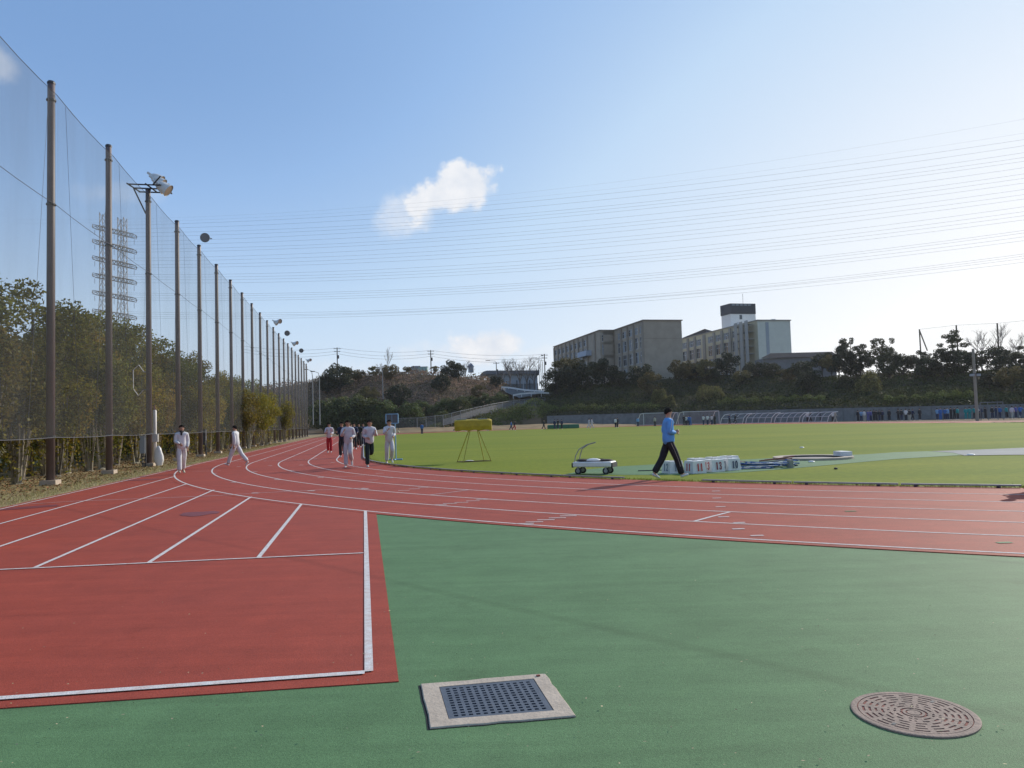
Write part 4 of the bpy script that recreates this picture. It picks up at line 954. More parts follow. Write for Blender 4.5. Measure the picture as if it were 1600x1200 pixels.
# container house on the hill crest
e = empty('container_house', P(661.5, 582, 222), 0, 'pale green box house on the hill crest beside the utility pole', 'house')
MB().box((0, 0, .6), (2.6, 2.5, 1.9)).build('wall', mat('pale_green_panel', (.36, .52, .47), .6, .1, 1), e)
MB().box((0, 0, 1.62), (2.8, 2.7, .14)).build('roof', M['paleband'], e)
for k in range(3): MB().box((-.8+k*.8, -1.27, .7), (.06, .05, 1.7)).build('panel_seam', M['paleband'], e)
e = empty('hill_house', P(650, 581, 226), 0, 'low grey roof of a house just before the green box house', 'house')
MB().box((0, 0, .3), (3.2, 3, 1.6)).build('wall', M['paleband'], e); b = MB(); b.add([(-1.8, -1.7, 1.1), (1.8, -1.7, 1.1), (1.8, 1.7, 1.1), (-1.8, 1.7, 1.1), (-1.2, 0, 1.8), (1.2, 0, 1.8)], [(0, 1, 5, 4), (2, 3, 4, 5), (1, 2, 5), (3, 0, 4), (0, 3, 2, 1)]); b.build('roof', M['roofd'], e)
e = empty('hill_house', P(736, 580, 228), 0, 'small blue grey house between leafless trees on the crest', 'house')
MB().box((0, 0, .5), (1.6, 2, 1.8)).build('wall', M['paleband'], e); b = MB(); b.add([(-1, -1.2, 1.4), (1, -1.2, 1.4), (1, 1.2, 1.4), (-1, 1.2, 1.4), (0, 0, 2.6)], [(0, 1, 4), (1, 2, 4), (2, 3, 4), (3, 0, 4), (0, 3, 2, 1)]); b.build('roof', mat('blue_roof', (.12, .17, .26), .6), e)

# ------------------------------------------------------------------ utility poles, street lamps, low wires
def upole(u, vb, vt_, Y, label, arms=2):
    pb, pt = P(u, vb, Y), P(u, vt_, Y); h = pt.z-pb.z+1.5; e = empty('utility_pole', pb-Vector((0, 0, 1.5)), .3, label, 'utility pole')
    MB().tube([(0, 0, 0), (0, 0, h)], [.19, .13], 7).build('pole', mat('old_concrete_pole', (.13, .12, .11), .9) if 'old_concrete_pole' not in bpy.data.materials else bpy.data.materials['old_concrete_pole'], e)
    for k in range(arms):
        a = MB(); a.box((0, 0, h-.35-k*.85), (2.0-.3*k, .12, .12)); a.build('crossarm', M['darkm'], e)
        for x in (-.8, 0, .8): MB().tube([(x*(1-.15*k), 0, h-.3-k*.85), (x*(1-.15*k), 0, h-.05-k*.85)], .05, 5).build('insulator', M['wframe'], e)
    MB().lathe([(.22, h-3.2), (.24, h-3.1), (.24, h-2.3), (.2, h-2.2)], (.3, 0, 0), 8).build('transformer', M['darkm'], e); return pt
w1 = upole(527.5, 592, 543, 214, 'dark utility pole with climbing foliage on the brown hill'); w2 = upole(673.5, 576, 547, 218, 'dark utility pole on the hill crest beside the green box house')
w3 = upole(852, 600, 553, 214, 'utility pole at the end of the dun school block'); w4 = upole(776, 590, 566, 232, 'small distant utility pole behind the street lamp', 1)
def lamp_post(u, vb, vt_, Y, arm, label):
    pb, pt = P(u, vb, Y), P(u, vt_, Y); h = pt.z-pb.z; e = empty('street_lamp', pb, 0, label, 'street lamp')
    MB().tube([(0, 0, -.5), (0, 0, h*.85), (arm*.15, 0, h*.97), (arm, 0, h)], [.11, .08, .06, .05], 6).build('mast', M['galv'], e)
    MB().box((arm*1.2, 0, h), (abs(arm)*.5+.3, .28, .16)).build('lamp_head', M['darkm'], e)
lamp_post(598.5, 620, 574, 186, -1.0, 'tall white street lamp standing before the brown hill'); lamp_post(776, 596, 563, 216, -2.0, 'curved street lamp above the pillared building')
lamp_post(849, 613, 559, 196, -1.6, 'street lamp with a thin arm where the road bends'); lamp_post(843, 600, 556, 214, .8, 'street lamp beside the utility pole near the dun block'); lamp_post(846, 604, 561, 206, -.9, 'short street lamp among bare twigs near the dun block')
def wire(pts, r, label, group=None, name='power_line'):
    c = bpy.data.curves.new(name, 'CURVE'); c.dimensions = '3D'; c.bevel_depth = r; c.bevel_resolution = 0; s = c.splines.new('POLY'); s.points.add(len(pts)-1)
    for i, p in enumerate(pts): s.points[i].co = (*p, 1)
    dg = bpy.context.evaluated_depsgraph_get(); o = bpy.data.objects.new(name, c); me = bpy.data.meshes.new_from_object(o); bpy.data.objects.remove(o)
    me.materials.append(M['wire']); return tag(link(name, me, None), label, 'power line', group)
def sagline(a, b_, sag, n=14): return [a.lerp(b_, i/n)-Vector((0, 0, 4*sag*(i/n)*(1-i/n))) for i in range(n+1)]
w0 = P(380, 540, 208)
for dz, sg in ((0, .9), (-.9, 1.1), (-1.7, 1.2)):
    nm = {0: 'highest', -.9: 'middle', -1.7: 'lowest'}[dz]
    for a, c, wh in ((w0, w1, 'reaching the pole with climbing foliage'), (w1, w2, 'between the two hill utility poles'), (w2, w3, 'from the hill crest pole to the dun block pole')):
        wire(sagline(a+Vector((0, 0, dz-.1)), c+Vector((0, 0, dz-.1)), sg), .028, nm+' thin utility wire '+wh, 'utility wires over the hill')

# ================================================================== PYLON PAIR AND HIGH LINES
def lattice(name, x, y, w0_, w1_, H, label, arms, armlen, M_):
    """four legged lattice tower with arms"""
    e = empty(name, (x, y, 0), 0, label, 'pylon')
    def half(z): return (w0_+(w1_-w0_)*min(z/(H*.62), 1))/2
    b = MB(); zs = np.linspace(0, H, 22)
    for sx in (-1, 1):
        for sy in (-1, 1): b.tube([(sx*half(z), sy*half(z), z) for z in zs], .11, 4, cap=False)
    for z0, z1 in zip(zs[:-1], zs[1:]):
        a0, a1 = half(z0), half(z1)
        for (p, q) in (((-1, -1), (1, -1)), ((1, -1), (1, 1)), ((1, 1), (-1, 1)), ((-1, 1), (-1, -1))):
            b.tube([(p[0]*a0, p[1]*a0, z0), (q[0]*a1, q[1]*a1, z1)], .06, 3, cap=False); b.tube([(q[0]*a0, q[1]*a0, z0), (p[0]*a1, p[1]*a1, z1)], .06, 3, cap=False)
    b.build('tower_frame', M['pylon'], e); return e, half
PY = 232.0
arms_l = [354, 377, 403, 430, 457, 486]; arms_r = [369, 393, 417, 441, 468, 496]
TL, TR_ = P(163, 500, PY), P(202, 500, PY)
eL, hL = lattice('transmission_pylon', TL.x, PY, 6.0, 1.9, P(163, 333, PY).z, 'far lattice pylon of the linked pair behind the net, taller one', None, 0, M)
eR, hR = lattice('transmission_pylon', TR_.x, PY-4, 6.0, 1.9, P(202, 346, PY).z, 'near lattice pylon of the linked pair behind the net, shorter one', None, 0, M)
ga = empty('pylon_crossarms', (0, 0, 0), 0, 'six long lattice crossarms bridging the two pylons', 'crossarm')
for vl, vr in zip(arms_l, arms_r):
    a0, a1 = P(144, vl-.5, PY+3), P(214, vr+1.2, PY-6); b = MB(); t = (a1-a0); up_ = Vector((0, 0, 1))
    for sy in (-.9, .9):
        off = Vector((0, sy, 0))
        i0, i1 = a0.lerp(a1, .05), a0.lerp(a1, .95)
        b.tube([a0, i0+off+up_*.6, i1+off+up_*.6, a1], .09, 4, cap=False); b.tube([a0, i0+off-up_*.6, i1+off-up_*.6, a1], .09, 4, cap=False)
    k = 22
    for i in range(k):
        p, q = a0.lerp(a1, .05+.9*i/k), a0.lerp(a1, .05+.9*(i+1)/k); s = 1 if i % 2 else -1; f0 = min(1, min(i, k-i)/4); f1 = min(1, min(i+1, k-i-1)/4)
        for sy in (-.9, .9):
            b.tube([p+Vector((0, sy*f0, .6*s*f0)), q+Vector((0, sy*f1, -.6*s*f1))], .075, 3, cap=False)
        b.tube([p+Vector((0, .9*f0, .9*f0)), q+Vector((0, -.9*f1, .9*f1))], .06, 3, cap=False)
    b.build('crossarm', M['pylon'], ga)
    for x in (.06, .30, .5, .7, .94):
        q = a0.lerp(a1, x)-up_*1.0; MB().tube([q, q-up_*1.6], .07, 4).build('insulator', M['galv'], ga)
YR = [218, 227.7, 238.5, 246, 252, 262, 271.7, 278.6, 286, 296, 304, 311, 323, 330.6, 337, 343.6, 360, 364, 370, 376, 396.7, 400, 404, 409.7]
YM = [334.5, 342.3, 351, 356, 362, 370, 378, 383, 391, 398, 404, 410, 421.6, 427, 431.4, 436.4, 454.4, 457.5, 461.4, 465, 485.6, 488.8, 490.3, 494]
YL_ = [347.8, 354.4, 361.7, 367.3, 374.2, 380.6, 387.5, 392.3, 401.2, 406.4, 412.5, 417.3, 428.6, 432.8, 437, 442, 459, 462, 466, 469.5, 489, 492, 495, 498]
def plan(X):   # y of the line's vertical plane
    a = Vector((-122, 231)); b_ = Vector((122, 177)); return a.y+(X-a.x)/(b_.x-a.x)*(b_.y-a.y)
def on_plane(u, v):
    d = ray(u, v); s = (177-231)/244.0; # y = 231 + s*(x+122)
    t = (231+s*122)/(d.y-s*d.x); return Vector((d.x*t, d.y*t, CH+d.z*t))
bun = ['topmost', 'second', 'third', 'fourth', 'fifth', 'lowest']; pos_ = ['upper', 'second', 'third', 'lower']
allY = list(zip(YL_, YM, YR))+[(338, 323, 186), (343, 329, 208)]
for i, (a, m_, r) in enumerate(allY):
    p0, p1, p2 = on_plane(330, a), on_plane(580, m_), on_plane(1600, r); X = np.array([p0.x, p1.x, p2.x]); co = np.polyfit(X, [p0.z, p1.z, p2.z], 2)
    xs_ = np.linspace(-121 if i < 24 else -160, 250, 46); pts = [(x, plan(x), float(np.polyval(co, x))) for x in xs_]
    if i < 24: lab = pos_[i % 4]+' cable in the '+bun[i//4]+' group of power lines crossing the sky'
    else: lab = ['very faint earth wire above all the power lines', 'faint earth wire just over the topmost group of power lines'][i-24]
    wire(pts, .021 if i < 24 else .010, lab, 'high voltage lines')

# ================================================================== BALL NET FENCE
FO = 9.35; S0, DS, NP = 25.1, 5.36, 21; FH = 12.45
fence = empty('ball_net_fence', SO(S0, FO), 0, 'very tall ball stop net hung on brown steel poles along the outer straight', 'fence'); fl0 = SO(S0, FO)
u_in = [81, 171.5, 233.8, 281, 315, 341.3]
def pole_s(k): return S0+DS*k
pole_me = MB().lathe([(.122, 0), (.118, FH*.5), (.105, FH-.02), (.09, FH)], n=14).mesh('pole', True); pole_me.materials.append(M['pole'])
base_me = MB().box((0, 0, .05), (.44, .44, .16)).mesh('base_block'); base_me.materials.append(M['conc'])
cap_me = MB().lathe([(.118, 0), (.118, .05), (.09, .09)], n=12).mesh('pole_cap'); cap_me.materials.append(M['darkm'])
band_me = MB().lathe([(.14, 0), (.14, .05)], n=12).mesh('clamp_band'); band_me.materials.append(M['darkm'])
TILT = {}
for k in range(-2, NP):
    p = SO(pole_s(k), FO)-fl0; o = link('pole', pole_me, None, fence); o.location = p
    o.rotation_euler = (0, 0, k*.7)
    c = link('pole_cap', cap_me, None, o); c.location = (0, 0, FH-.01)
    for zz in (FH-.55, 8.6, 1.42): c = link('clamp_band', band_me, None, o); c.location = (0, 0, zz)
    c = link('base_block', base_me, None, fence); c.location = p; c.rotation_euler = (0, 0, TH)
    # net between this pole and the next
    if k < NP-1:
        q = SO(pole_s(k+1), FO)-fl0; off = -LEFT*.16; z0 = 1.42; z1 = FH-.35
        b = MB(); n = 8; m = 10
        for i in range(n+1):
            for j in range(m+1):
                f = i/n; g = j/m; bul = .10*math.sin(math.pi*f)*math.sin(math.pi*g)+.02*math.sin(7*f+3*g+k); P_ = p.lerp(q, f)+off+LEFT*bul
                b.v.append((P_.x, P_.y, z0+(z1-z0)*g-.10*math.sin(math.pi*f)*(g)))
        for i in range(n):
            for j in range(m): a = i*(m+1)+j; b.f.append((a, a+m+1, a+m+2, a+1))
        b.build('net_panel', M['net'], fence, True)
        for zz, r, sg in ((FH-.35, .012, .10), (8.6, .010, .05), (1.42, .012, .03)):
            MB().tube([(p.lerp(q, f)+off+Vector((0, 0, zz-sg*4*f*(1-f)))) for f in (0, .25, .5, .75, 1)], r, 4, cap=False).build('cable', M['wire'], fence)
        # slack diagonal cords
        for (f0, f1) in ((.12, .35), (.88, .62)):
            a = p.lerp(q, f0)+off*1.1; c = p.lerp(q, f1)+off*1.1; MB().tube([a+Vector((0, 0, z1-.1)), c+Vector((0, 0, 1.5))], .005, 3, cap=False).build('cord', M['wire'], fence)

# floodlights on some poles
def flood(loc, rz, label, lamps, single=False, rack=True):
    e = empty('floodlight', loc, rz, label, 'floodlight', 'floodlights on the net poles')
    if rack:
        for (a, c) in (((-.62, 0, 0), (.9, 0, -.1)), ((-.62, .5, -.02), (.9, .5, -.12)), ((-.62, -.5, .02), (.9, -.5, -.08)), ((.85, -.6, -.08), (.85, .6, -.12)), ((-.6, -.6, .02), (-.6, .6, 0)), ((.2, -.55, 0), (.2, .55, -.05)), ((-.6, 0, -.02), (-.05, 0, -1.2)), ((.5, -.5, -.05), (.9, -.6, .3))):
            MB().tube([a, c], .035, 5).build('bracket_bar', M['darkm'], e)
    for i, (lx, ly, lz, s, dirv) in enumerate(lamps):
        d = Vector(dirv).normalized(); Mx = d.to_track_quat('Z', 'Y').to_matrix(); c = Vector((lx, ly, lz))
        prof = [(.03, -.62), (.055, -.60), (.06, -.42), (.14, -.34), (.20, -.22), (.255, -.06), (.28, .06), (.295, .08), (.295, .10)]
        b = MB(); b.lathe([(r*s, z*s) for r, z in prof], c, 20, Mx); b.f.pop(); sh = b.build('lamp_housing', M['lampw'], e, True)
        b = MB(); b.lathe([(.275*s, .075*s), (.27*s, .078*s), (.0001, .078*s)], c, 20, Mx); b.build('lamp_glass', M['lampin'] if not single else M['lampgl'], sh)
        b = MB(); b.tube([c+Mx @ Vector((.30*s, 0, 0)), c+Mx @ Vector((.32*s, 0, -.35*s)), c+Mx @ Vector((0, 0, -.5*s))], .02*s, 4); b.build('yoke', M['darkm'], sh)
    return e
aim = (.80, .12, -.60)
p3 = SO(pole_s(2), FO)
flood((p3.x-.05, p3.y, FH+.12), 0, 'rack of four white floodlights on the third net pole', [(.40, .3, .42, 1.0, aim), (.58, .1, .20, 1.0, aim), (.80, -.1, -.06, 1.0, aim), (1.04, -.3, -.22, 1.0, aim)])
p5 = SO(pole_s(4), FO)
flood((p5.x, p5.y, FH+.1), 0, 'single round floodlight seen face on, on the fifth net pole', [(.42, -.1, .36, .95, (.16, -1, -.1))], True, False)
for k, lab, kind in ((11, 'white floodlight pair on a distant net pole, nearest of the far five', 0), (13, 'round dark floodlight face on a distant net pole', 1), (15, 'side on floodlight pair on a distant net pole', 0), (17, 'small round floodlight face on a very distant net pole', 1), (20, 'last floodlight pair at the far end of the net', 0)):
    pk = SO(pole_s(k), FO)
    if kind: flood((pk.x, pk.y, FH+.1), 0, lab, [(.5, -.1, .6, 1.15, (.1, -1, -.1))], True, False)
    else: flood((pk.x, pk.y, FH+.1), 0, lab, [(.4, 0, .4, 1.0, aim), (.7, 0, .6, .9, (.8, -.5, -.2))], False, False)
for o_, lab in ((489.5, 'thin lamp mast at the end of the track, nearer the net'), (500, 'thin lamp mast at the end of the track, farther from the net')):
    lamp_post(o_, 660, 577 if o_ < 495 else 580, 150, -1.1, lab)

# equipment on the third pole: box on a stand, white column with box, cloth bundle
q = G(224, 729); e = empty('switch_box', q, TH, 'grey switch box on a dark stand beside the third net pole', 'switch box')
MB().box((-.02, 0, .85+.12), (.22, .16, .78)).build('box', M['paleband'], e)
for x in (-.05, .1): MB().tube([(x, 0, 0), (x, 0, 1.35)], .025, 5).build('leg', M['darkm'], e)
for z in (.15, .3, .45): MB().box((.03, 0, z), (.2, .06, .04)).build('stand_rail', M['darkm'], e)
q = G(242, 727); e = empty('white_column', q, TH, 'white painted steel column with a small box next to the third net pole', 'column')
MB().lathe([(.085, 0), (.085, 2.45), (.06, 2.5)], n=12).build('post', M['white'], e, True); MB().lathe([(.03, 2.5), (.03, 2.68), (.015, 2.7)], n=8).build('top_stub', mat('rusty_stub', (.25, .10, .07), .8), e)
MB().box((.05, -.1, 1.23), (.24, .14, .34)).build('box', M['lampw'], e)
b = MB(); rg_ = np.random.default_rng(9)
e = empty('cloth_bag', G(248, 728), 0, 'white cloth bundle tied at the foot of the white column', 'cloth bag')
b = MB(); n = 14; pr_ = [(.04, .98), (.10, .9), (.15, .72), (.19, .5), (.20, .28), (.15, .1), (.12, .02)]; 
for r, z in pr_[::-1]:
    for j in range(n): g = 2*math.pi*j/n; rr = r*(1+.18*math.sin(3*g+z*5)+.08*math.sin(7*g)); b.v.append((rr*math.cos(g), rr*.8*math.sin(g), z*.9))
for i in range(len(pr_)-1):
    for j in range(n): b.f.append((i*n+j, i*n+(j+1) % n, (i+1)*n+(j+1) % n, (i+1)*n+j))
b.build('cloth', M['white'], e, True); MB().tube([(-.05, 0, .86), (.05, 0, .86), (.09, .03, .8)], .02, 5).build('tie', M['darkm'], e)
# small round sign bracket on pole 3 (white loop)
e = empty('cable_loop', SO(pole_s(2), FO)+Vector((-.5, 0, 4.2)), 0, 'loop of pale cable hanging on the third net pole', 'cable')
MB().tube([(.28, 0, .0), (.05, 0, .32), (-.2, 0, .1), (-.2, 0, -.75), (.02, 0, -1.05), (.26, 0, -.8)], .022, 5).build('loop', M['white'], e)
for zz in (0, -.8): MB().box((.33, 0, zz), (.16, .05, .04)).build('clip', M['galv'], e)
q = G(318, 711); e = empty('dark_stand', q, TH, 'dark box on a post beside the fifth net pole', 'box')
MB().box((-.05, 0, 1.1), (.42, .35, .95)).build('box', mat('dark_bin', (.07, .07, .08), .6), e); MB().tube([(.15, 0, 0), (.15, 0, .9)], .05, 6).build('post', M['darkm'], e); MB().tube([(-.2, 0, 0), (-.2, 0, .7)], .03, 6).build('post', M['darkm'], e)

# ================================================================== TREE BELT BEHIND THE NET
TB = [tree_proto(200+i, 7.2, 2.1, 2.6, M['leaf_olive'] if i % 2 else M['leaf_green'], 9500, .135, M['bark'], base=.30, ncl=46, rc=.62, shell=.25, r0=.13, nl=14) for i in range(5)]
def shrub_proto(seed, leafm, h=4.4):
    rng = np.random.default_rng(seed); p, cc, cr = clump_pts(5200, 26, 1.15, 1.0, 1.35, 3.0, .5, rng, .25, .9); p = p[p[:, 2] > 1.25]
    extra = rng.normal(size=(260, 3))*np.array([.5, .5, .55])+np.array([0, 0, 1.2]); extra = extra[extra[:, 2] > .1]; p = np.concatenate([p, extra])
    cm = quads_mesh('crown', leaf_quads(p, .125, rng)); cm.materials.append(leafm)
    b = MB(); b.lathe([(.22, -.1), (.2, .02), (.05, .1)], n=7)
    for i in range(12):
        a = rng.uniform(0, 6.28); x, y = .17*math.cos(a), .17*math.sin(a); l = rng.uniform(.03, .38); a += rng.uniform(-.5, .5); pts = [(x*.6, y*.6, .02), (x+l*.3*math.cos(a), y+l*.3*math.sin(a), .9), (x+l*math.cos(a)*.8, y+l*math.sin(a)*.8, 1.9), (x+l*1.3*math.cos(a), y+l*1.3*math.sin(a), 3.1)]
        r = rng.uniform(.018, .04); b.tube(pts, [r*1.3, r, r*.8, r*.4], 5)
    tm = b.mesh('stems'); tm.materials.append(M['stem']); return cm, tm
SHB = [shrub_proto(300+i, M['leaf_olive'] if i % 2 == 0 else M['leaf_green']) for i in range(4)]
def between(s):
    k = (s-S0)/DS; words_ = ['first', 'second', 'third', 'fourth', 'fifth', 'sixth', 'seventh', 'eighth', 'ninth', 'tenth', 'eleventh', 'twelfth', 'thirteenth', 'fourteenth', 'fifteenth', 'sixteenth', 'seventeenth', 'eighteenth', 'nineteenth', 'twentieth', 'twenty-first']
    i = int(math.floor(k))
    if i < 0: return ('just before the first net pole' if i == -1 else 'well before the first net pole' if i == -2 else 'at the frame edge before the first net pole'), i
    if i >= 20: return 'past the last net pole', i
    return 'between the %s and %s net poles' % (words_[i], words_[i+1]), i
rg3 = random.Random(12); cnt = {}
ordn = ['nearest', 'second nearest', 'third nearest', 'fourth nearest', 'fifth nearest', 'sixth nearest', 'seventh nearest', 'eighth nearest', 'ninth nearest', 'tenth nearest']
def lab_of(kind, s):
    w_, i = between(s)
    if 0 <= i < 20: w_ = 'just past the '+w_.split(' and ')[0].replace('between the ', '')+' net pole'
    c = cnt.get((kind, i), 0); cnt[(kind, i)] = c+1; return '%s %s, %s' % (kind, w_, ordn[min(c, 9)])
s = 14.0; i = 0
while s < 132:      # tall trees
    o = 12.9+rg3.uniform(-.9, 1.6); far = s > 75; p = SO(s, o); sc = rg3.uniform(.9, 1.08)
    if s < 31: sc *= 1.14
    put_tree(TB[i % 5], (p.x, p.y, -.05), rg3.uniform(0, 6.28), sc, lab_of('tall tree', s), 'tree', 'tall trees behind the net', 'tree', sc*rg3.uniform(.92, 1.06))
    s += rg3.uniform(2.5, 3.3)*(1 if s < 60 else 1.35); i += 1
s = 14.0
while s < 132:      # rear row closes the view
    o = 16.6+rg3.uniform(-.8, 1.4); p = SO(s, o); sc = rg3.uniform(.8, .98)
    put_tree(TB[(i*3) % 5], (p.x, p.y, -.05), rg3.uniform(0, 6.28), sc, lab_of('rear tree', s), 'tree', 'rear trees behind the net', 'tree', sc*.95)
    s += rg3.uniform(2.6, 3.4)*(1 if s < 60 else 1.5); i += 1
s = 15.0
while s < 131:      # stemmy shrubs
    o = 10.9+rg3.uniform(-.3, .9); p = SO(s, o); sc = rg3.uniform(.85, 1.12); j = rg3.randrange(4)
    gold = M['leaf_gold'] if rg3.random() < .16 else None
    put_tree(SHB[j], (p.x, p.y, -.03), rg3.uniform(0, 6.28), sc, lab_of('stemmy shrub', s), 'shrub', 'stemmy shrubs along the net', 'shrub', None, gold)
    s += rg3.uniform(1.0, 1.5)*(1 if s < 60 else 1.6); i += 1
# low thicket closing the gaps behind the stems
rgq = np.random.default_rng(77); n = 26000; S_ = rgq.uniform(10, 135, n); O_ = 15.5+rgq.uniform(0, 3.5, n); C = np.array([SO(a, b_, 0) for a, b_ in zip(S_, O_)]); C[:, 2] = rgq.uniform(0, 1, n)**.8*(2.5+.6*np.sin(S_*.9))
o = link('thicket', quads_mesh('thicket', leaf_quads(C, .30, rgq)), M['leaf_green']); tag(o, 'low thicket closing the view behind the shrub stems', 'undergrowth', kind='stuff')
# sprays that lean through under the net in front of poles
for (s, o, z, lab) in ((23.6, 9.0, 0, 'yellow green shrub leaning out in front of the first net pole'), (62, 9.3, 0, 'bright yellow shrub leaning out between the eighth and ninth net poles'), (70, 9.2, 0, 'bright green gold tree crown leaning out past the ninth net pole'), (73.5, 9.2, 0, 'gold tinted shrub leaning out at the tenth net pole'), (90, 9.2, 0, 'gold tinted shrub leaning out at the thirteenth net pole')):
    if s < 30:
        p = SO(s, 10.6); e = put_tree(SHB[1], (p.x, p.y, 0), 1.2, 1.05, lab, 'shrub', None, 'shrub', 1.05, M['leaf_gold'])
    else:
        p = SO(s, 8.9); put_tree(SHB[int(s) % 4], (p.x, p.y, -.03), s, 1.05, lab, 'shrub', None, 'shrub', 1.05, M['leaf_gold'])
# fallen leaves and tufts on the verge
rg_ = np.random.default_rng(21); n = 15000; S_ = rg_.uniform(14, 80, n)**1.0; O_ = 7.9+rg_.gamma(2.2, 1.2, n); C = np.array([SO(a, b_, -.012) for a, b_ in zip(S_, O_)]); C[:, 2] += rg_.uniform(0, .02, n)
o = link('fallen_leaves', quads_mesh('fallen_leaves', leaf_quads(C, .085, rg_, up=2.5)), M['litter']); tag(o, 'brown fallen leaves lying on the verge under the net', 'fallen leaves', kind='stuff')
n = 26000; S_ = 14+70*rg_.random(n)**1.4; O_ = 7.55+rg_.gamma(1.6, .8, n); base = np.array([SO(a, b_, -.02) for a, b_ in zip(S_, O_)]); d = rg_.normal(size=(n, 3))*.35; d[:, 2] = 1; h_ = rg_.uniform(.03, .09, n)[:, None]
sd_ = rg_.normal(size=(n, 3)); sd_[:, 2] = 0; sd_ /= np.linalg.norm(sd_, axis=1)[:, None]
V = np.stack([base-sd_*.006, base+sd_*.006, base+d*h_], 1); o = link('verge_grass', quads_mesh('verge_grass', V, 3), M['blade']); tag(o, 'short dry grass on the verge beside the track', 'grass', kind='stuff')

# ragged grass fringe standing along the inner side of the kerb and round the green throwing apron
rg_ = np.random.default_rng(31); n = 24000; Q = rg_.uniform(-30, QB+26, n); O_ = -.03-rg_.gamma(1.3, .07, n)
base = np.array([oval(q, o_, .002) for q, o_ in zip(Q, O_)]); d = rg_.normal(size=(n, 3))*.45; d[:, 2] = 1; h_ = rg_.uniform(.02, .065, n)[:, None]; sd_ = rg_.normal(size=(n, 3)); sd_[:, 2] = 0; sd_ /= np.linalg.norm(sd_, axis=1)[:, None]
V = np.stack([base-sd_*.009, base+sd_*.009, base+d*h_], 1); o = link('grass_fringe', quads_mesh('grass_fringe', V, 3), mat('fringe_blade', (.15, .18, .015), .8, 0, .6, (.22, .22, .04), island=.3, trans=.3, spec=.15)); tag(o, 'ragged grass fringe along the kerb rail', 'grass', kind='stuff')

# ================================================================== PEOPLE
def skin_eval(verts, edges, radii, root=0, sub=1, name='skin'):
    me = bpy.data.meshes.new(name); me.from_pydata([tuple(v) for v in verts], edges, []); bm = bmesh.new(); bm.from_mesh(me)
    lay = bm.verts.layers.skin.verify(); bm.verts.ensure_lookup_table()
    for i, r in enumerate(radii):
        rr = r if isinstance(r, tuple) else (r, r); bm.verts[i][lay].radius = rr
    bm.verts[root][lay].use_root = True; bm.to_mesh(me); bm.free()
    o = bpy.data.objects.new(name, me); COL.objects.link(o); m = o.modifiers.new('s', 'SKIN'); m.use_smooth_shade = True; m.branch_smoothing = .6
    if sub: q = o.modifiers.new('d', 'SUBSURF'); q.levels = sub; q.render_levels = sub
    dg = bpy.context.evaluated_depsgraph_get(); dg.update(); ev = o.evaluated_get(dg); out_ = bpy.data.meshes.new_from_object(ev, depsgraph=dg)
    bpy.data.objects.remove(o); bpy.data.meshes.remove(me); out_.name = name; return out_
class Graph:
    def __init__(s): s.v = []; s.e = []; s.r = []
    def add(s, p, r, frm=None):
        s.v.append(Vector(p)); s.r.append(r); i = len(s.v)-1
        if frm is not None: s.e.append((frm, i))
        return i
    def mesh(s, name, root=0, sub=1): return skin_eval(s.v, s.e, s.r, root, sub, name)
def rotx(v, a): c, s = math.cos(a), math.sin(a); return Vector((v.x, v.y*c-v.z*s, v.y*s+v.z*c))
def pose(lt=(0, 0), rt=(0, 0), la=(0, 0), ra=(0, 0), lao=.12, rao=.12, lean=0.0, inw=(0, 0), drop=0.0, ftl=0, ftr=0, H=1.70):
    """angles in degrees; legs (thigh forward, knee bend), arms (upper arm forward, elbow bend); faces +Y; y forward"""
    k = H/1.70; J = {}; ln = rad(lean)
    def up_(z, y=0, x=0): # point on the leaning trunk
        v = rotx(Vector((x, y, z-.93)), -ln); return (v+Vector((0, 0, .93)))*k
    J['pelvis'] = up_(.93); J['waist'] = up_(1.06); J['chest'] = up_(1.28); J['upchest'] = up_(1.39); J['neck'] = up_(1.46); J['jaw'] = up_(1.515, .014); J['head'] = up_(1.588, .008); J['crown'] = up_(1.648, -.002)
    for s, nm, (th, kn), (ua, el), ao, iw, ft in ((-1, 'l', lt, la, lao, inw[0], ftl), (1, 'r', rt, ra, rao, inw[1], ftr)):
        hip = up_(.89, 0, s*.088); a = rad(th); kd = Vector((s*.01, math.sin(a), -math.cos(a))); knee = hip+kd*.42*k; a2 = a-rad(kn)
        an = knee+Vector((0, math.sin(a2), -math.cos(a2)))*.41*k; J['hip'+nm] = hip; J['knee'+nm] = knee; J['ank'+nm] = an
        fa = a2+rad(ft); J['heel'+nm] = an+Vector((0, -math.cos(fa)*.05, -.05-math.sin(fa)*.04))*k; J['toe'+nm] = an+Vector((s*.02, math.cos(fa)*.17, -.055+math.sin(fa)*.17))*k
        sh = up_(1.385, 0, s*.172); a = rad(ua); ud = Vector((s*math.sin(ao), math.sin(a)*math.cos(ao), -math.cos(a)*math.cos(ao))).normalized(); elb = sh+ud*.275*k
        a2 = a+rad(el); fd = Vector((-s*iw, math.sin(a2), -math.cos(a2))).normalized(); wr = elb+fd*.245*k; J['sh'+nm] = sh; J['elb'+nm] = elb; J['wr'+nm] = wr; J['hd'+nm] = wr+fd*.085*k; J['fd'+nm] = fd
    mz = min(J['heell'].z, J['heelr'].z, J['toel'].z, J['toer'].z)
    for q in J:
        if not q.startswith('fd'): J[q] = J[q]-Vector((0, 0, mz-.028))
    J['k'] = k; return J
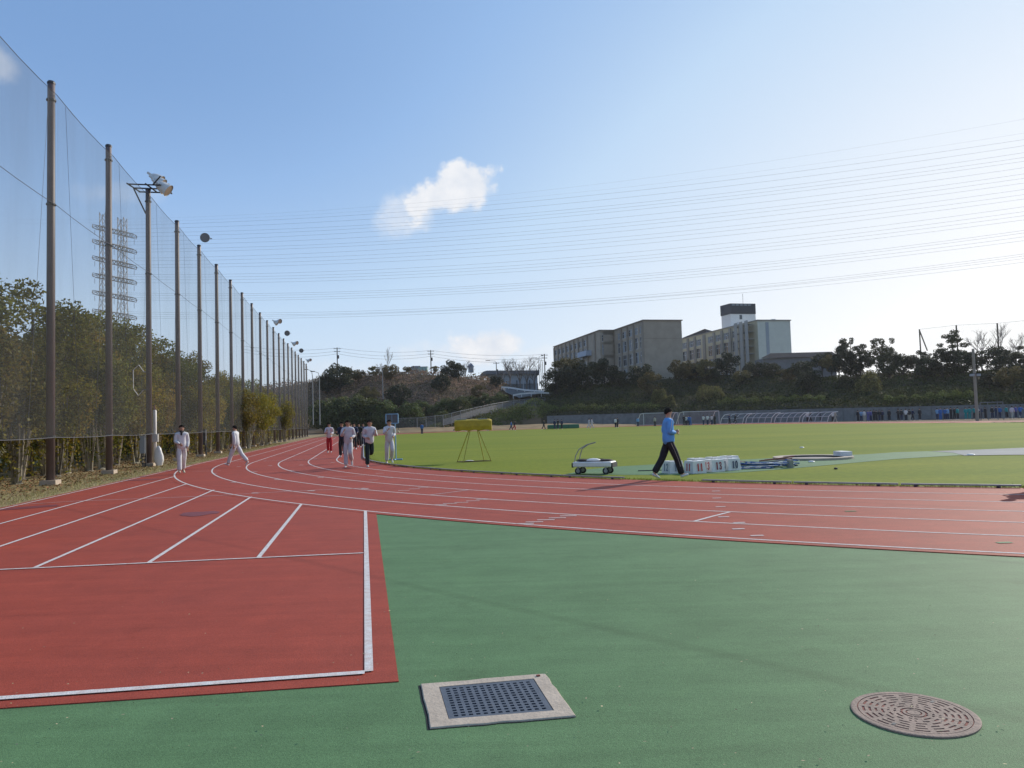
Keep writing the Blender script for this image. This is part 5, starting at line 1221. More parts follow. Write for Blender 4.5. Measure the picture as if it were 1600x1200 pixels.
def body_meshes(J, hi=True, shorts=False, capcol=False, scarf=False):
    k = J['k']; out_ = {}; sub = 2 if hi else 1
    g = Graph(); pe = g.add(J['pelvis'], (.125*k, .095*k)); wa = g.add(J['waist'], (.115*k, .085*k), pe); chs = g.add(J['chest'], (.135*k, .095*k), wa); uc = g.add(J['upchest'], (.10*k, .07*k), chs)
    nk = g.add(J['neck'], .058*k, uc); jw = g.add(J['jaw'], .062*k, nk); hd = g.add(J['head'], .090*k, jw); g.add(J['crown'], .066*k, hd)
    for nm in 'lr':
        h = g.add(J['hip'+nm], .082*k, pe); kn = g.add(J['knee'+nm], .055*k, h); cf = g.add(J['knee'+nm].lerp(J['ank'+nm], .3), .053*k, kn); an = g.add(J['ank'+nm], .036*k, cf); g.add(J['toe'+nm].lerp(J['ank'+nm], .4), .032*k, an)
        s = g.add(J['sh'+nm], .055*k, uc); e = g.add(J['elb'+nm], .040*k, s); w_ = g.add(J['wr'+nm], (.027*k, .022*k), e); pm = g.add(J['hd'+nm], (.036*k, .018*k), w_)
    me = g.mesh('body', 0, sub)
    bm = bmesh.new(); bm.from_mesh(me); bpy.data.meshes.remove(me)
    if hi:   # nose, ears, brow, fingers joined into the body surface
        parts = []
        c = J['head']; f = Vector((0, 1, 0))
        def addm(m2): b2 = bmesh.new(); b2.from_mesh(m2); b2.to_mesh(m2); bm.from_mesh(m2); b2.free(); bpy.data.meshes.remove(m2)
        gg = Graph(); a = gg.add(c+Vector((0, .070, .015))*k, .010*k); b_ = gg.add(c+Vector((0, .093, -.008))*k, .014*k, a); gg.add(c+Vector((0, .088, -.02))*k, .013*k, b_); addm(gg.mesh('n', 0, 1))
        for s in (-1, 1):
            gg = Graph(); a = gg.add(c+Vector((s*.083, -.002, .018))*k, .012*k); b_ = gg.add(c+Vector((s*.090, -.008, -.005))*k, .013*k, a); gg.add(c+Vector((s*.083, .0, -.03))*k, .010*k, b_); addm(gg.mesh('e', 0, 1))
            nm = 'l' if s < 0 else 'r'; fd = J['fd'+nm]; side = fd.cross(Vector((s*1.0, 0, .2))).normalized(); pn = fd.cross(side).normalized(); h0 = J['hd'+nm]
            for i, (off, ln, cu) in enumerate(((-.028, .066, .4), (-.010, .074, .5), (.009, .070, .55), (.027, .055, .6))):
                p0 = h0+side*off*k-fd*.01*k; p1 = p0+fd*.045*k+pn*.004*k; p2 = p1+(fd*math.cos(cu*1.6)+pn*s*math.sin(cu*1.6))*.028*k; p3 = p2+(fd*math.cos(cu*2.8)+pn*s*math.sin(cu*2.8))*.02*k
                gg = Graph(); a = gg.add(p0, .0095*k); b_ = gg.add(p1, .009*k, a); c2 = gg.add(p2, .0085*k, b_); gg.add(p3, .0075*k, c2); addm(gg.mesh('f', 0, 0))
            gg = Graph(); a = gg.add(h0-fd*.05*k-side*.02*k, .012*k); b_ = gg.add(h0-fd*.02*k-side*.045*k+pn*s*.012*k, .011*k, a); gg.add(h0+fd*.012*k-side*.05*k+pn*s*.022*k, .009*k, b_); addm(gg.mesh('t', 0, 0))
    m2 = bpy.data.meshes.new('body'); bm.to_mesh(m2); bm.free(); m2.shade_smooth(); out_['body'] = m2
    # jacket
    g = Graph(); hem = g.add(J['pelvis'].lerp(J['waist'], -1.15), (.185*k, .172*k)); wa = g.add(J['waist'], (.178*k, .150*k), hem); chs = g.add(J['chest'], (.188*k, .150*k), wa); uc = g.add(J['upchest'], (.135*k, .105*k), chs); g.add(J['neck']+Vector((0, 0, .025)), (.074*k, .070*k), uc)
    for nm in 'lr':
        s = g.add(J['sh'+nm], .084*k, uc); m_ = g.add(J['sh'+nm].lerp(J['elb'+nm], .55), .076*k, s); e = g.add(J['elb'+nm], .072*k, m_); f_ = g.add(J['elb'+nm].lerp(J['wr'+nm], .55), .062*k, e); g.add(J['wr'+nm].lerp(J['elb'+nm], .03), .040*k, f_)
    out_['jacket'] = g.mesh('jacket', 0, sub)
    g = Graph(); tp = g.add(J['pelvis']+Vector((0, 0, .10)), (.125*k, .115*k)); pe = g.add(J['pelvis']+Vector((0, 0, .0)), (.140*k, .125*k), tp)
    for nm in 'lr':
        h = g.add(J['hip'+nm]-Vector((0, 0, .04)), .108*k, pe)
        if shorts: g.add(J['hip'+nm].lerp(J['knee'+nm], .75), .095*k, h); continue
        m_ = g.add(J['hip'+nm].lerp(J['knee'+nm], .55), .102*k, h); kn = g.add(J['knee'+nm], .086*k, m_); cf = g.add(J['knee'+nm].lerp(J['ank'+nm], .5), .084*k, kn); g.add(J['ank'+nm].lerp(J['knee'+nm], .02), .084*k, cf)
    out_['trousers'] = g.mesh('trousers', 0, sub)
    # shoes
    for nm in 'lr':
        g = Graph(); a = g.add(J['heel'+nm]+Vector((0, 0, .018*k)), (.042*k, .042*k)); md = g.add(J['heel'+nm].lerp(J['toe'+nm], .5)+Vector((0, 0, .022*k)), (.044*k, .038*k), a); g.add(J['toe'+nm]+Vector((0, 0, .008*k)), (.036*k, .026*k), md); out_['shoe'+nm] = g.mesh('shoe', 0, 1)
    # hair: shell round the upper back of the head with an uneven edge
    c = J['head'].lerp(J['crown'], .35); b = MB(); n = 16 if hi else 9; m_ = 9 if hi else 5; rr = random.Random(5)
    for i in range(m_):
        for j in range(n):
            ph = 2*math.pi*j/n; th = math.pi*(.54-.16*math.sin(ph)+.03*math.sin(5*ph))*i/(m_-1); x, y, z = math.sin(th)*math.cos(ph), math.sin(th)*math.sin(ph), math.cos(th)
            r = .098*(1+.08*rr.uniform(-1, 1)); y2 = y+.02
            b.v.append(tuple(c+Vector((x*r*.93, y2*r*1.03, z*r*1.0-.008))*k))
    for i in range(m_-1):
        for j in range(n): b.f.append((i*n+j, i*n+(j+1) % n, (i+1)*n+(j+1) % n, (i+1)*n+j))
    out_['hair'] = b.mesh('hair', True)
    if scarf:
        g = Graph(); P0 = J['neck']+Vector((0, 0, .015)); pts_ = [P0+Vector((math.cos(a)*.075, math.sin(a)*.075+.01, .012*math.sin(a*2)))*k for a in np.linspace(0, 5.6, 9)]; pr = None
        for q in pts_: pr = g.add(q, .036*k, pr)
        a = g.add(P0+Vector((.02, .12, -.06))*k, .04*k, 2); g.add(P0+Vector((.03, .125, -.15))*k, .03*k, a); out_['scarf'] = g.mesh('scarf', 0, 1)
    return out_
PM = {}
def cm(name, col, rough=.75, spec=.3, bump=.25):
    if name not in PM: PM[name] = mat(name, col, rough, .18, 7, bump=bump, bscale=16, spec=spec, world=False)
    return PM[name]
SKIN = mat('skin', (.52, .30, .20), .55, .1, 6, spec=.4, world=False); SKINF = SKIN; HAIR = mat('black_hair', (.016, .013, .011), .95, .2, 30, spec=.08, world=False)
def trim(J, kind, par):   # stripes and fastenings that sit proud of the clothes
    pass
def face_bits(J, e, k):
    c = J['head']
    for s in (-1, 1):
        b = MB(); b.lathe([(.010, 0), (.008, .004)], c+Vector((s*.032, .079, .014))*k, 8, Matrix.Rotation(-math.pi/2, 3, 'X')); b.build('eye', M['darkm'], e)
    MB().box(c+Vector((0, .076, -.047))*k, (.040*k, .008, .007)).build('lips', cm('lip', (.33, .12, .10)), e)
def make_person(loc, rz, J, jac, tro, shoe, label, hi=True, cat='person', group=None, **kw):
    e = empty('person', loc, rz, label, cat, group); me = body_meshes(J, hi, **{a: b for a, b in kw.items() if a in ('shorts', 'scarf')})
    bo = link('body', me['body'], SKIN, e)
    link('jacket', me['jacket'], jac, e); link('trousers', me['trousers'], tro, e)
    for nm in 'lr': link('shoe', me['shoe'+nm], shoe, e)
    link('hair', me['hair'], kw.get('hair', HAIR), e)
    if 'scarf' in me: link('scarf', me['scarf'], cm('black_scarf', (.02, .018, .018)), e)
    if hi: face_bits(J, e, J['k'])
    return e
white = cm('white_tracksuit', (.66, .66, .66)); whiteg = cm('grey_white_tracksuit', (.60, .58, .60)); black = cm('black_trousers', (.018, .018, .022)); redt = cm('red_trousers', (.50, .02, .03)); blue = cm('bright_blue_jacket', (.13, .38, .76), bump=.6)
navy = cm('navy_tracksuit', (.03, .04, .09)); whsh = cm('white_shoes', (.68, .68, .66)); teal = cm('teal_tracksuit', (.02, .28, .28)); blue2 = cm('mid_blue_tracksuit', (.05, .15, .42)); dark = cm('dark_tracksuit', (.03, .03, .035)); purple = cm('violet_blue_tracksuit', (.11, .11, .32))
ltb = cm('light_blue_jacket', (.20, .38, .60)); khaki = cm('pale_khaki_clothes', (.42, .40, .34)); pinkw = cm('pinkish_white_tracksuit', (.62, .54, .60))
def hrz(dx, dy): return math.atan2(-dx, dy)   # rotation so that +Y points along (dx,dy)
# the man in the blue jacket, walking to the right along the kerb rail
bl = G(1047, 749.5); J = pose(lt=(-20, 12), rt=(22, 6), la=(-14, 108), ra=(-8, 96), inw=(.85, .75), lean=1, ftl=6, ftr=2, H=1.70)
mb = make_person(bl, hrz(1, .10), J, blue, black, whsh, 'man in a bright blue jacket and black trousers walking by the kerb rail, hands together')
k = 1.0
# thin white piping on the sleeve and chest and a pale stripe down the trouser leg
def piping(par, pts, r, m): MB().tube(pts, r, 5).build('piping', m, par)
for nm, s in (('l', -1), ('r', 1)):
    sh, el_, wr_ = J['sh'+nm], J['elb'+nm], J['wr'+nm]
    piping(mb, [sh+Vector((s*.070, .02, .03)), sh.lerp(el_, .4)+Vector((s*.068, .01, 0)), sh.lerp(el_, .8)+Vector((s*.064, .0, 0)), el_.lerp(wr_, .3)+Vector((s*.058, 0, 0)), el_.lerp(wr_, .7)+Vector((s*.05, .0, .0))], .006, whsh)
    h, kn, an = J['hip'+nm], J['knee'+nm], J['ank'+nm]
    piping(mb, [h+Vector((s*.098, 0, -.02)), h.lerp(kn, .5)+Vector((s*.094, 0, 0)), kn+Vector((s*.082, 0, 0)), kn.lerp(an, .5)+Vector((s*.078, 0, 0))], .005, cm('pale_stripe', (.5, .42, .36)))
piping(mb, [J['neck']+Vector((0, .075, .0)), J['upchest']+Vector((.0, .118, 0)), J['chest']+Vector((0, .150, .05))], .008, whsh)
# walkers on the outer lanes
J = pose(lt=(-16, 10), rt=(14, 8), la=(-6, 30), ra=(6, 62), inw=(.1, .4), lean=2, H=1.68)
make_person(G(284, 741), hrz(.55, -.85), J, white, white, cm('cream_shoes', (.60, .56, .42)), 'walker in a white tracksuit with a black scarf on the outermost lane', scarf=True)
J = pose(lt=(24, 6), rt=(-26, 14), la=(-14, 20), ra=(12, 30), lean=3, ftr=-10, H=1.66)
w2 = make_person(G(369, 729.5), hrz(-.97, .1), J, white, white, whsh, 'walker in a white tracksuit striding across the second lane, seen side on')
for s, nm in ((-1, 'l'), (1, 'r')): piping(w2, [J['chest']+Vector((s*.15, .03, .1)), J['waist']+Vector((s*.148, .03, .05)), J['waist']+Vector((s*.15, .0, -.1))], .012, black)
# three runners abreast coming towards the camera
J = pose(lt=(30, 78), rt=(4, 6), la=(-20, 95), ra=(28, 100), inw=(.25, .4), lean=6, ftl=-30, H=1.70); r1 = make_person(G(545, 731), hrz(.06, -1), J, whiteg, whiteg, whsh, 'runner in a grey white tracksuit leading the group, nearest the red runner')
J = pose(lt=(-12, 78), rt=(6, 10), la=(22, 95), ra=(-20, 92), inw=(.35, .25), lean=6, ftl=-40, H=1.68); r2 = make_person(G(578, 730.5), hrz(.45, -.9), J, whiteg, cm('dark_green_black_trousers', (.012, .028, .028)), whsh, 'runner in a grey white top and black trousers between two white clad runners')
J = pose(lt=(26, 62), rt=(-6, 8), la=(-24, 92), ra=(30, 96), inw=(.25, .4), lean=5, ftl=-20, H=1.66); r3 = make_person(G(609, 725.5), hrz(.3, -1), J, whiteg, whiteg, whsh, 'runner in a grey white tracksuit passing in front of the blue framed board')
J = pose(lt=(10, 14), rt=(-4, 22), la=(-14, 92), ra=(20, 96), inw=(.35, .35), lean=4, H=1.68); r4 = make_person(G(515, 708.5), hrz(.15, -1), J, cm('white_top_red', (.64, .60, .63)), redt, whsh, 'runner in a white top and red trousers on the middle lanes')
for s in (-1, 1): piping(r4, [J['upchest']+Vector((s*.11, .095, .0)), J['chest']+Vector((s*.125, .125, 0)), J['waist']+Vector((s*.10, .12, .02))], .012, redt)
J = pose(lt=(12, 40), rt=(0, 10), la=(-14, 80), ra=(16, 90), lean=4, H=1.68); make_person(G(535, 715.5), hrz(.1, -1), J, cm('dark_navy_top', (.022, .028, .06)), dark, whsh, 'dark clad runner half hidden behind the leading grey white runner')
# group of dark clad runners further back
J = pose(lt=(16, 30), rt=(-6, 30), la=(-12, 85), ra=(18, 90), lean=4, H=1.68); dk = body_meshes(J, False)
def low_person(me, loc, rz, jac, tro, label, group=None, sc=1.0, cat='person'):
    e = empty('person', loc, rz, label, cat, group); e.scale = (sc, sc, sc)
    for nm, m_ in (('body', SKIN), ('jacket', jac), ('trousers', tro), ('hair', HAIR)):
        o = bpy.data.objects.new(nm, me[nm]); COL.objects.link(o); o.parent = e
        if len(me[nm].materials) == 0: me[nm].materials.append(m_)
        o.material_slots[0].link = 'OBJECT'; o.material_slots[0].material = m_
    for nm in ('shoel', 'shoer'):
        o = bpy.data.objects.new('shoe', me[nm]); COL.objects.link(o); o.parent = e
        if len(me[nm].materials) == 0: me[nm].materials.append(whsh)
    return e
for (u, v, j_, t_, lab) in ((554, 703, navy, dark, 'first dark clad runner of the pack behind the leaders'), (561.5, 700, dark, dark, 'second dark clad runner of the pack, black all over'), (568, 698, navy, navy, 'third runner of the pack, navy all over'), (549, 697, dark, navy, 'runner at the back of the dark pack, nearest the red runner')):
    low_person(dk, G(u, v), hrz(.1, -1), j_, t_, lab, 'dark clad pack of runners')
# a runner outside the frame whose shadow falls on the track
J = pose(lt=(22, 30), rt=(-18, 30), la=(-16, 100), ra=(-4, 100), inw=(.5, .5), lean=2, H=1.72); tipp = G(1553, 784); sh_len = 1.70/math.tan(SUN_EL); sp_ = tipp+Vector((math.sin(SUN_AZ), math.cos(SUN_AZ), 0))*sh_len
make_person(Vector((max(sp_.x, (.7+.0)*sp_.y+.32), sp_.y, .01)), hrz(-1, .1), J, white, black, whsh, 'runner just beyond the frame edge whose shadow reaches over the inner lanes')

# distant people: (u, feet v, distance or None, pose index, jacket, trousers, facing, label)
POS = [body_meshes(pose(lt=(2, 2), rt=(-2, 2), la=(3, 12), ra=(-3, 14), H=1.68), False), body_meshes(pose(lt=(20, 6), rt=(-20, 12), la=(-14, 25), ra=(14, 30), lean=2, H=1.68), False),
       body_meshes(pose(lt=(4, 2), rt=(-4, 4), la=(20, 80), ra=(25, 85), inw=(.5, .5), H=1.68), False), body_meshes(pose(lt=(26, 40), rt=(-22, 50), la=(-26, 85), ra=(28, 90), lean=8, H=1.68), False)]
FPL = [(659.5, 679, 112, 0, blue2, navy, 0, 'person in blue standing on the tan bank near the blue framed board'), (713, 675.5, 126, 3, dark, dark, 1, 'small dark figure low behind the lower edge of the yellow box, nearest the board'), (727, 675, 128, 3, dark, pinkw, 1, 'small crouching figure under the yellow box'),
       (750, 675, 128, 3, navy, dark, -1, 'small dark figure seen between the yellow trestle legs'), (762, 675, 130, 0, khaki, khaki, 0, 'pale figure at the far corner of the yellow box'), (799, 673.5, 128, 1, blue2, navy, 1, 'person in blue walking on the far edge past the yellow box'), (804, 673, 127, 3, dark, redt, 1, 'figure with a touch of red next to the blue walker past the yellow box'),
       (850, 672.5, 124, 1, dark, dark, 1, 'dark clad walker at the near end of the green mat'), (867, 671.5, 126, 0, navy, navy, 0, 'first navy figure on the green mat'), (872, 671.5, 126, 2, dark, navy, .4, 'second navy figure on the green mat'), (878, 671.5, 126, 0, navy, dark, .4, 'third navy figure on the green mat'),
       (920.5, 671, 122, 1, pinkw, pinkw, 1, 'first of two figures all in white past the green mat'), (925, 671, 122, 1, pinkw, pinkw, 1, 'second of two figures all in white past the green mat'), (962, 668.5, 124, 0, white, dark, .5, 'white topped figure beside a black figure before the wall'), (965, 668.5, 125, 0, dark, dark, .5, 'black figure beside the white topped one before the wall'),
       (997, 667, 128, 0, ltb, navy, 0, 'lone light blue figure by the near goal post'), (1023.5, 667.5, 124, 0, khaki, dark, 0, 'drab figure standing inside the first goal'), (1069, 666, 122, 2, dark, dark, 0, 'black figure at the near post of the second goal'), (1072.5, 666, 122, 2, white, dark, .5, 'white topped figure at the near post of the second goal'),
       (1076, 666, 122, 0, blue2, navy, 0, 'blue figure in the second goal'), (1079, 666, 122, 2, blue2, blue2, 0, 'second blue figure in the second goal'), (1099.5, 665.5, 121, 2, white, navy, .5, 'first white topped figure inside the second goal'), (1106, 665.5, 121, 2, white, navy, .4, 'second white topped figure inside the second goal'), (1112.5, 665.5, 121, 2, pinkw, navy, .5, 'third white topped figure inside the second goal'), (1117, 665.5, 121, 0, dark, dark, .5, 'dark figure at the far post of the second goal'),
       (1140, 664, 122, 2, navy, dark, 0, 'navy figure at the first pipe frame shelter'), (1149, 664, 122, 3, dark, dark, 1, 'dark bending figure at the first pipe frame shelter'), (1262, 661, 118, 2, white, dark, .4, 'white topped figure before the last pipe frame'), (1267, 661.5, 117, 1, dark, dark, 1, 'black walker before the last pipe frame'), (1282, 658.5, 124, 0, dark, dark, 1, 'small dark figure inside the last pipe frame'),
       (1301.5, 660, 115, 2, white, dark, .4, 'white topped figure at the end of the pipe frames'), (1305.5, 660.5, 114, 1, khaki, khaki, 1, 'pale clad walker at the end of the pipe frames'), (1341, 659, 110, 0, dark, dark, 0, 'first dark figure of the loose crowd, nearest the pipe frames'), (1346, 659, 110, 2, ltb, navy, 0, 'light blue figure near the start of the loose crowd'), (1351, 659, 110, 0, white, khaki, 0, 'white topped figure near the start of the loose crowd'),
       (1357, 659, 110, 2, purple, purple, 0, 'first violet blue figure of the loose crowd'), (1361, 659, 110, 0, purple, navy, 0, 'second violet blue figure of the loose crowd'), (1366, 658.5, 110, 2, dark, dark, .4, 'first of four black clad figures standing together'), (1370, 658.5, 110, 0, dark, dark, 0, 'second of four black clad figures standing together'), (1374.5, 658.5, 110, 2, dark, navy, .5, 'third of four black clad figures standing together'), (1379, 658.5, 110, 0, navy, dark, .5, 'fourth of four black clad figures standing together'),
       (1390, 658, 108, 0, dark, dark, .5, 'black figure standing alone after the four black clad ones'), (1404, 658, 107, 2, dark, dark, 0, 'black figure just before the white backed person'), (1409, 658, 107, 0, dark, navy, .5, 'second black figure just before the white backed person'), (1416, 658.5, 103, 2, white, dark, .5, 'white topped person bending slightly in the middle of the crowd'), (1421.5, 658.5, 104, 0, dark, khaki, .5, 'person in pale trousers beside the white topped one'), (1426.5, 657.5, 104, 1, navy, dark, 1, 'navy figure walking past the pale trousers'),
       (1437.5, 657, 108, 0, dark, dark, 0, 'lone black figure in the gap of the crowd'), (1465, 657.5, 102, 2, ltb, navy, .5, 'light blue topped figure starting the blue group'), (1470, 658, 101, 0, blue2, blue2, 0, 'figure all in strong blue in the blue group'), (1477, 657, 102, 2, blue2, navy, .4, 'blue figure next to the all blue one'), (1481, 657, 102, 0, ltb, navy, 0, 'second light blue figure of the blue group'), (1486.5, 657, 103, 0, dark, dark, 0, 'black figure after the blue group'), (1492, 657, 103, 2, dark, dark, 0, 'second black figure after the blue group'),
       (1497, 656.5, 102, 0, teal, dark, 0, 'first teal topped figure of the crowd'), (1509.5, 656.5, 101, 0, teal, teal, 0, 'first of two figures all in teal standing together'), (1515.5, 656.5, 101, 0, teal, teal, .3, 'second of two figures all in teal standing together'), (1523.5, 656, 101, 2, teal, dark, .3, 'teal topped figure with dark trousers by the concrete post'), (1528, 656, 100, 2, white, dark, .3, 'pale topped figure by the concrete post'), (1533, 655.5, 101, 0, navy, dark, 0, 'navy figure just past the concrete post'),
       (1540, 655.5, 101, 0, dark, dark, 0, 'dark figure second past the concrete post'), (1551, 655, 100, 0, dark, navy, 0, 'dark figure before the blue trio at the edge'), (1557.5, 655, 99, 2, navy, navy, 0, 'navy figure of the trio near the edge'), (1562.5, 655.5, 99, 0, blue2, navy, .3, 'blue figure of the trio near the edge'), (1573.5, 655, 98, 2, teal, dark, 0, 'teal figure near the frame edge'), (1582, 655.5, 93, 1, pinkw, khaki, .6, 'taller pale clad person striding near the frame edge'), (1588, 655, 97, 0, purple, navy, 0, 'violet blue figure at the frame edge'), (1595, 655, 96, 3, blue2, navy, .6, 'blue figure in motion at the frame edge')]
for i, (u, v, Y, pi_, j_, t_, fc, lab) in enumerate(FPL):
    p = P(u, v, Y); p.z = max(0.0, min(p.z, .45)); kz = (F*1.72/Y)
    low_person(POS[pi_], (p.x, p.y, p.z), (-1.57*fc if fc else (math.pi if i % 2 else .4)), j_, t_, lab, 'people scattered along the far side of the field', .97+.05*((i*7) % 5)/5)

# ================================================================== THINGS ON THE FIELD
def bevel(me, w_=.01, seg=1):
    bm = bmesh.new(); bm.from_mesh(me); bmesh.ops.bevel(bm, geom=bm.edges[:], offset=w_, segments=seg, affect='EDGES'); bm.to_mesh(me); bm.free(); return me
# flat cart
ca = G(905, 741); cb_ = G(954, 741.5); t = (cb_-ca).normalized(); ang = math.atan2(t.y, t.x); cc_ = (G(908, 741)+G(953, 741))/2; cc_.y += .15
e = empty('flat_cart', cc_, ang+.12, 'flat white hand cart with black wheels and an upright bent handle', 'cart')
me = bevel(MB().box((0, 0, .27), (1.08, .55, .14)).mesh('deck'), .02); link('deck', me, M['white'], e)
for x in (-.55, .55): MB().box((x*1.0, 0, .25), (.05, .5, .12)).build('bumper', M['rubber'], e)
for x in (-.40, .38):
    for y in (-.22, .22):
        w_ = empty('wheel', (x, y, .095)); w_.parent = e; Mx = Matrix.Rotation(math.pi/2, 3, 'X')
        b = MB(); b.lathe([(.05, -.02), (.085, -.025), (.095, -.015), (.095, .015), (.085, .025), (.05, .02)], (0, 0, 0), 16, Mx); b.build('tyre', M['rubber'], w_, True)
        b = MB(); b.lathe([(.052, -.026), (.052, .026)], (0, 0, 0), 12, Mx); b.build('rim', M['galv'], w_)
        MB().box((0, 0, .085), (.05, .05, .1)).build('caster_fork', M['galv'], w_)
b = MB(); pts_ = [(-.50, -.2, .34), (-.47, -.2, .50), (-.38, -.16, .68), (-.18, -.08, .80), (.05, 0, .86), (-.02, .12, .84), (-.2, .16, .80), (-.4, .2, .68), (-.47, .22, .5), (-.5, .22, .34)]; b.tube(pts_, .014, 6); b.build('handle', M['galv'], e)
dkb = cm('dark_bag_cloth', (.04, .028, .025))
def lump(name, c, d, m, par, seed, label=None, cat=None):
    rg = random.Random(seed); b = MB(); n = 12; mm = 7
    for i in range(mm):
        th = math.pi*i/(mm-1)
        for j in range(n):
            ph = 2*math.pi*j/n; r = 1+.14*math.sin(3*ph+seed)+.1*math.sin(2*th*3+ph)+rg.uniform(-.05, .05); b.v.append((d[0]*math.sin(th)*math.cos(ph)*r, d[1]*math.sin(th)*math.sin(ph)*r, d[2]*math.cos(th)*(1 if math.cos(th) > 0 else .3)+d[2]*.3))
    for i in range(mm-1):
        for j in range(n): b.f.append((i*n+j, i*n+(j+1) % n, (i+1)*n+(j+1) % n, (i+1)*n+j))
    o = b.build(name, m, par, True); o.location = c
    return tag(o, label, cat) if label else o
def onc(x, y, z): c = math.cos(ang+.12); s = math.sin(ang+.12); return cc_+Vector((x*c-y*s, x*s+y*c, z))
lump('bag', onc(-.32, .0, .345), (.20, .18, .055), dkb, None, 1, 'dark bag lying at the handle end of the flat cart', 'bag'); lump('bag', onc(.30, .05, .345), (.19, .16, .045), dkb, None, 2, 'flat dark bag at the front end of the cart', 'bag')
lump('cloth', onc(-.02, -.02, .345), (.20, .17, .065), M['white'], None, 3, 'crumpled white cloth between the dark bags on the cart', 'cloth'); lump('bag', onc(.10, .16, .345), (.22, .1, .05), dkb, None, 4, 'thin dark bag behind the white cloth on the cart', 'bag')

# numbered lane boxes: white frustum boxes with numerals on the sides
def text_mesh(s, size, name='number'):
    c = bpy.data.curves.new('t', 'FONT'); c.body = s; c.size = size; c.extrude = .002; c.align_x = 'CENTER'; c.align_y = 'CENTER'; c.offset = .006*size/.25; c.space_character = 1.02
    o = bpy.data.objects.new('t', c); COL.objects.link(o); dg = bpy.context.evaluated_depsgraph_get(); dg.update(); me = bpy.data.meshes.new_from_object(o.evaluated_get(dg)); bpy.data.objects.remove(o); me.name = name; me.materials.clear(); return me
def serif_digits(s, size):
    """slab-serif numerals as thick strokes"""
    b = MB(); h = size; w_ = size*.52; x0 = -(len(s)-1)*w_*.5*1.12; th = .004
    def st(pts, r): 
        for p, q in zip(pts[:-1], pts[1:]):
            p = Vector((p[0], p[1], 0)); q = Vector((q[0], q[1], 0)); t = (q-p); L_ = t.length; t.normalize(); n_ = Vector((-t.y, t.x, 0))*r; p -= t*r*.3; q += t*r*.3
            b.add([p+n_, p-n_, q-n_, q+n_, p+n_+Vector((0, 0, th)), p-n_+Vector((0, 0, th)), q-n_+Vector((0, 0, th)), q+n_+Vector((0, 0, th))], [(4, 5, 6, 7), (0, 1, 5, 4), (1, 2, 6, 5), (2, 3, 7, 6), (3, 0, 4, 7)])
    for i, ch_ in enumerate(s):
        cx = x0+i*w_*1.12; H2 = h/2; W2 = w_*.36; R_ = h*.075
        if ch_ == '1': st([(cx, -H2), (cx, H2)], R_*1.2); st([(cx-W2*.62, -H2+.012), (cx+W2*.62, -H2+.012)], R_*.4); st([(cx, H2), (cx-W2*.6, H2*.62)], R_*.55)
        if ch_ == '0': st([(cx+W2*math.cos(a)*.85, H2*math.sin(a)) for a in np.linspace(0, 2*math.pi, 17)], R_*.9)
        if ch_ == '2': st([(cx-W2, H2*.5), (cx-W2*.6, H2*.9), (cx+W2*.3, H2), (cx+W2*.9, H2*.6), (cx+W2*.6, H2*.1), (cx-W2*.9, -H2*.9), (cx+W2, -H2*.92), (cx+W2, -H2*.6)], R_*.8)
        if ch_ == '3': st([(cx-W2*.9, H2*.6), (cx-W2*.2, H2), (cx+W2*.7, H2*.8), (cx+W2*.7, H2*.25), (cx-W2*.1, H2*.03), (cx+W2*.8, -H2*.25), (cx+W2*.8, -H2*.8), (cx, -H2), (cx-W2*.9, -H2*.65)], R_*.85)
    return b
def numbox(loc, rz, s, colm, label, wl_=.50, wr_=.50, h=.335, faded=None):
    e = empty('number_box', loc, rz, label, 'number box', 'numbered lane boxes'); k_ = .90
    vs = [(-wl_/2, -wr_/2, 0), (wl_/2, -wr_/2, 0), (wl_/2, wr_/2, 0), (-wl_/2, wr_/2, 0)]; vs += [(x*k_, y*k_, h) for x, y, z in vs]
    b = MB(); b.add(vs, [(0, 1, 5, 4), (1, 2, 6, 5), (2, 3, 7, 6), (3, 0, 4, 7), (4, 5, 6, 7)]); me = b.mesh('shell'); bevel(me, .006); link('shell', me, M['white'], e)
    MB().box((0, 0, h+.003), (.14, .05, .008)).build('hand_slot', M['pit'], e)
    for yaw, mm in ((0, colm), (-math.pi/2, faded or colm)):
        sl = math.atan(wl_/2*(1-k_)/h); me = serif_digits(s, .185).mesh('number'); o = link('number', me, mm, e)
        R_ = Matrix.Rotation(yaw, 4, 'Z') @ Matrix.Translation((0, -wl_/2*(1+k_)/2-.004, h*.5)) @ Matrix.Rotation(math.pi/2-sl, 4, 'X'); o.matrix_local = R_
    return e
bx = [(1054.5, 740.5, '12', 'faded', 'white box numbered 12 half hidden behind the man in blue'), (1090, 740.5, '11', 'redp', 'white box with red number 11'), (1119.5, 738, '13', 'redp', 'white box with dark red number 13'), (1145, 735.8, '10', 'navy', 'white box with dark number 10, biggest looking and last of the row')]
for i, (u, v, s, cm_, lab) in enumerate(bx):
    p = G(u, v); p.y += .26; numbox(p, .42, s, M[cm_] if s != '13' else cm('deep_red_number', (.30, .02, .03)), lab, wl_=.44+.0*i, wr_=.40, h=.33+.0*i, faded=M['faded'] if s in ('12', '10') else M['redp'])
for i, (u, v, lab) in enumerate([(1098, 737.5, 'plain lid of a white box peeping over the red number 11 box'), (1127, 735.2, 'plain lid of a white box peeping over the dark red number 13 box'), (1150, 733.0, 'plain lid of a white box behind the last box of the row')]):
    p = G(u, v); p.y += .62; e = numbox(p, .38, ['11', '13', '10'][i], M['faded'], lab, .42, .40, .34)
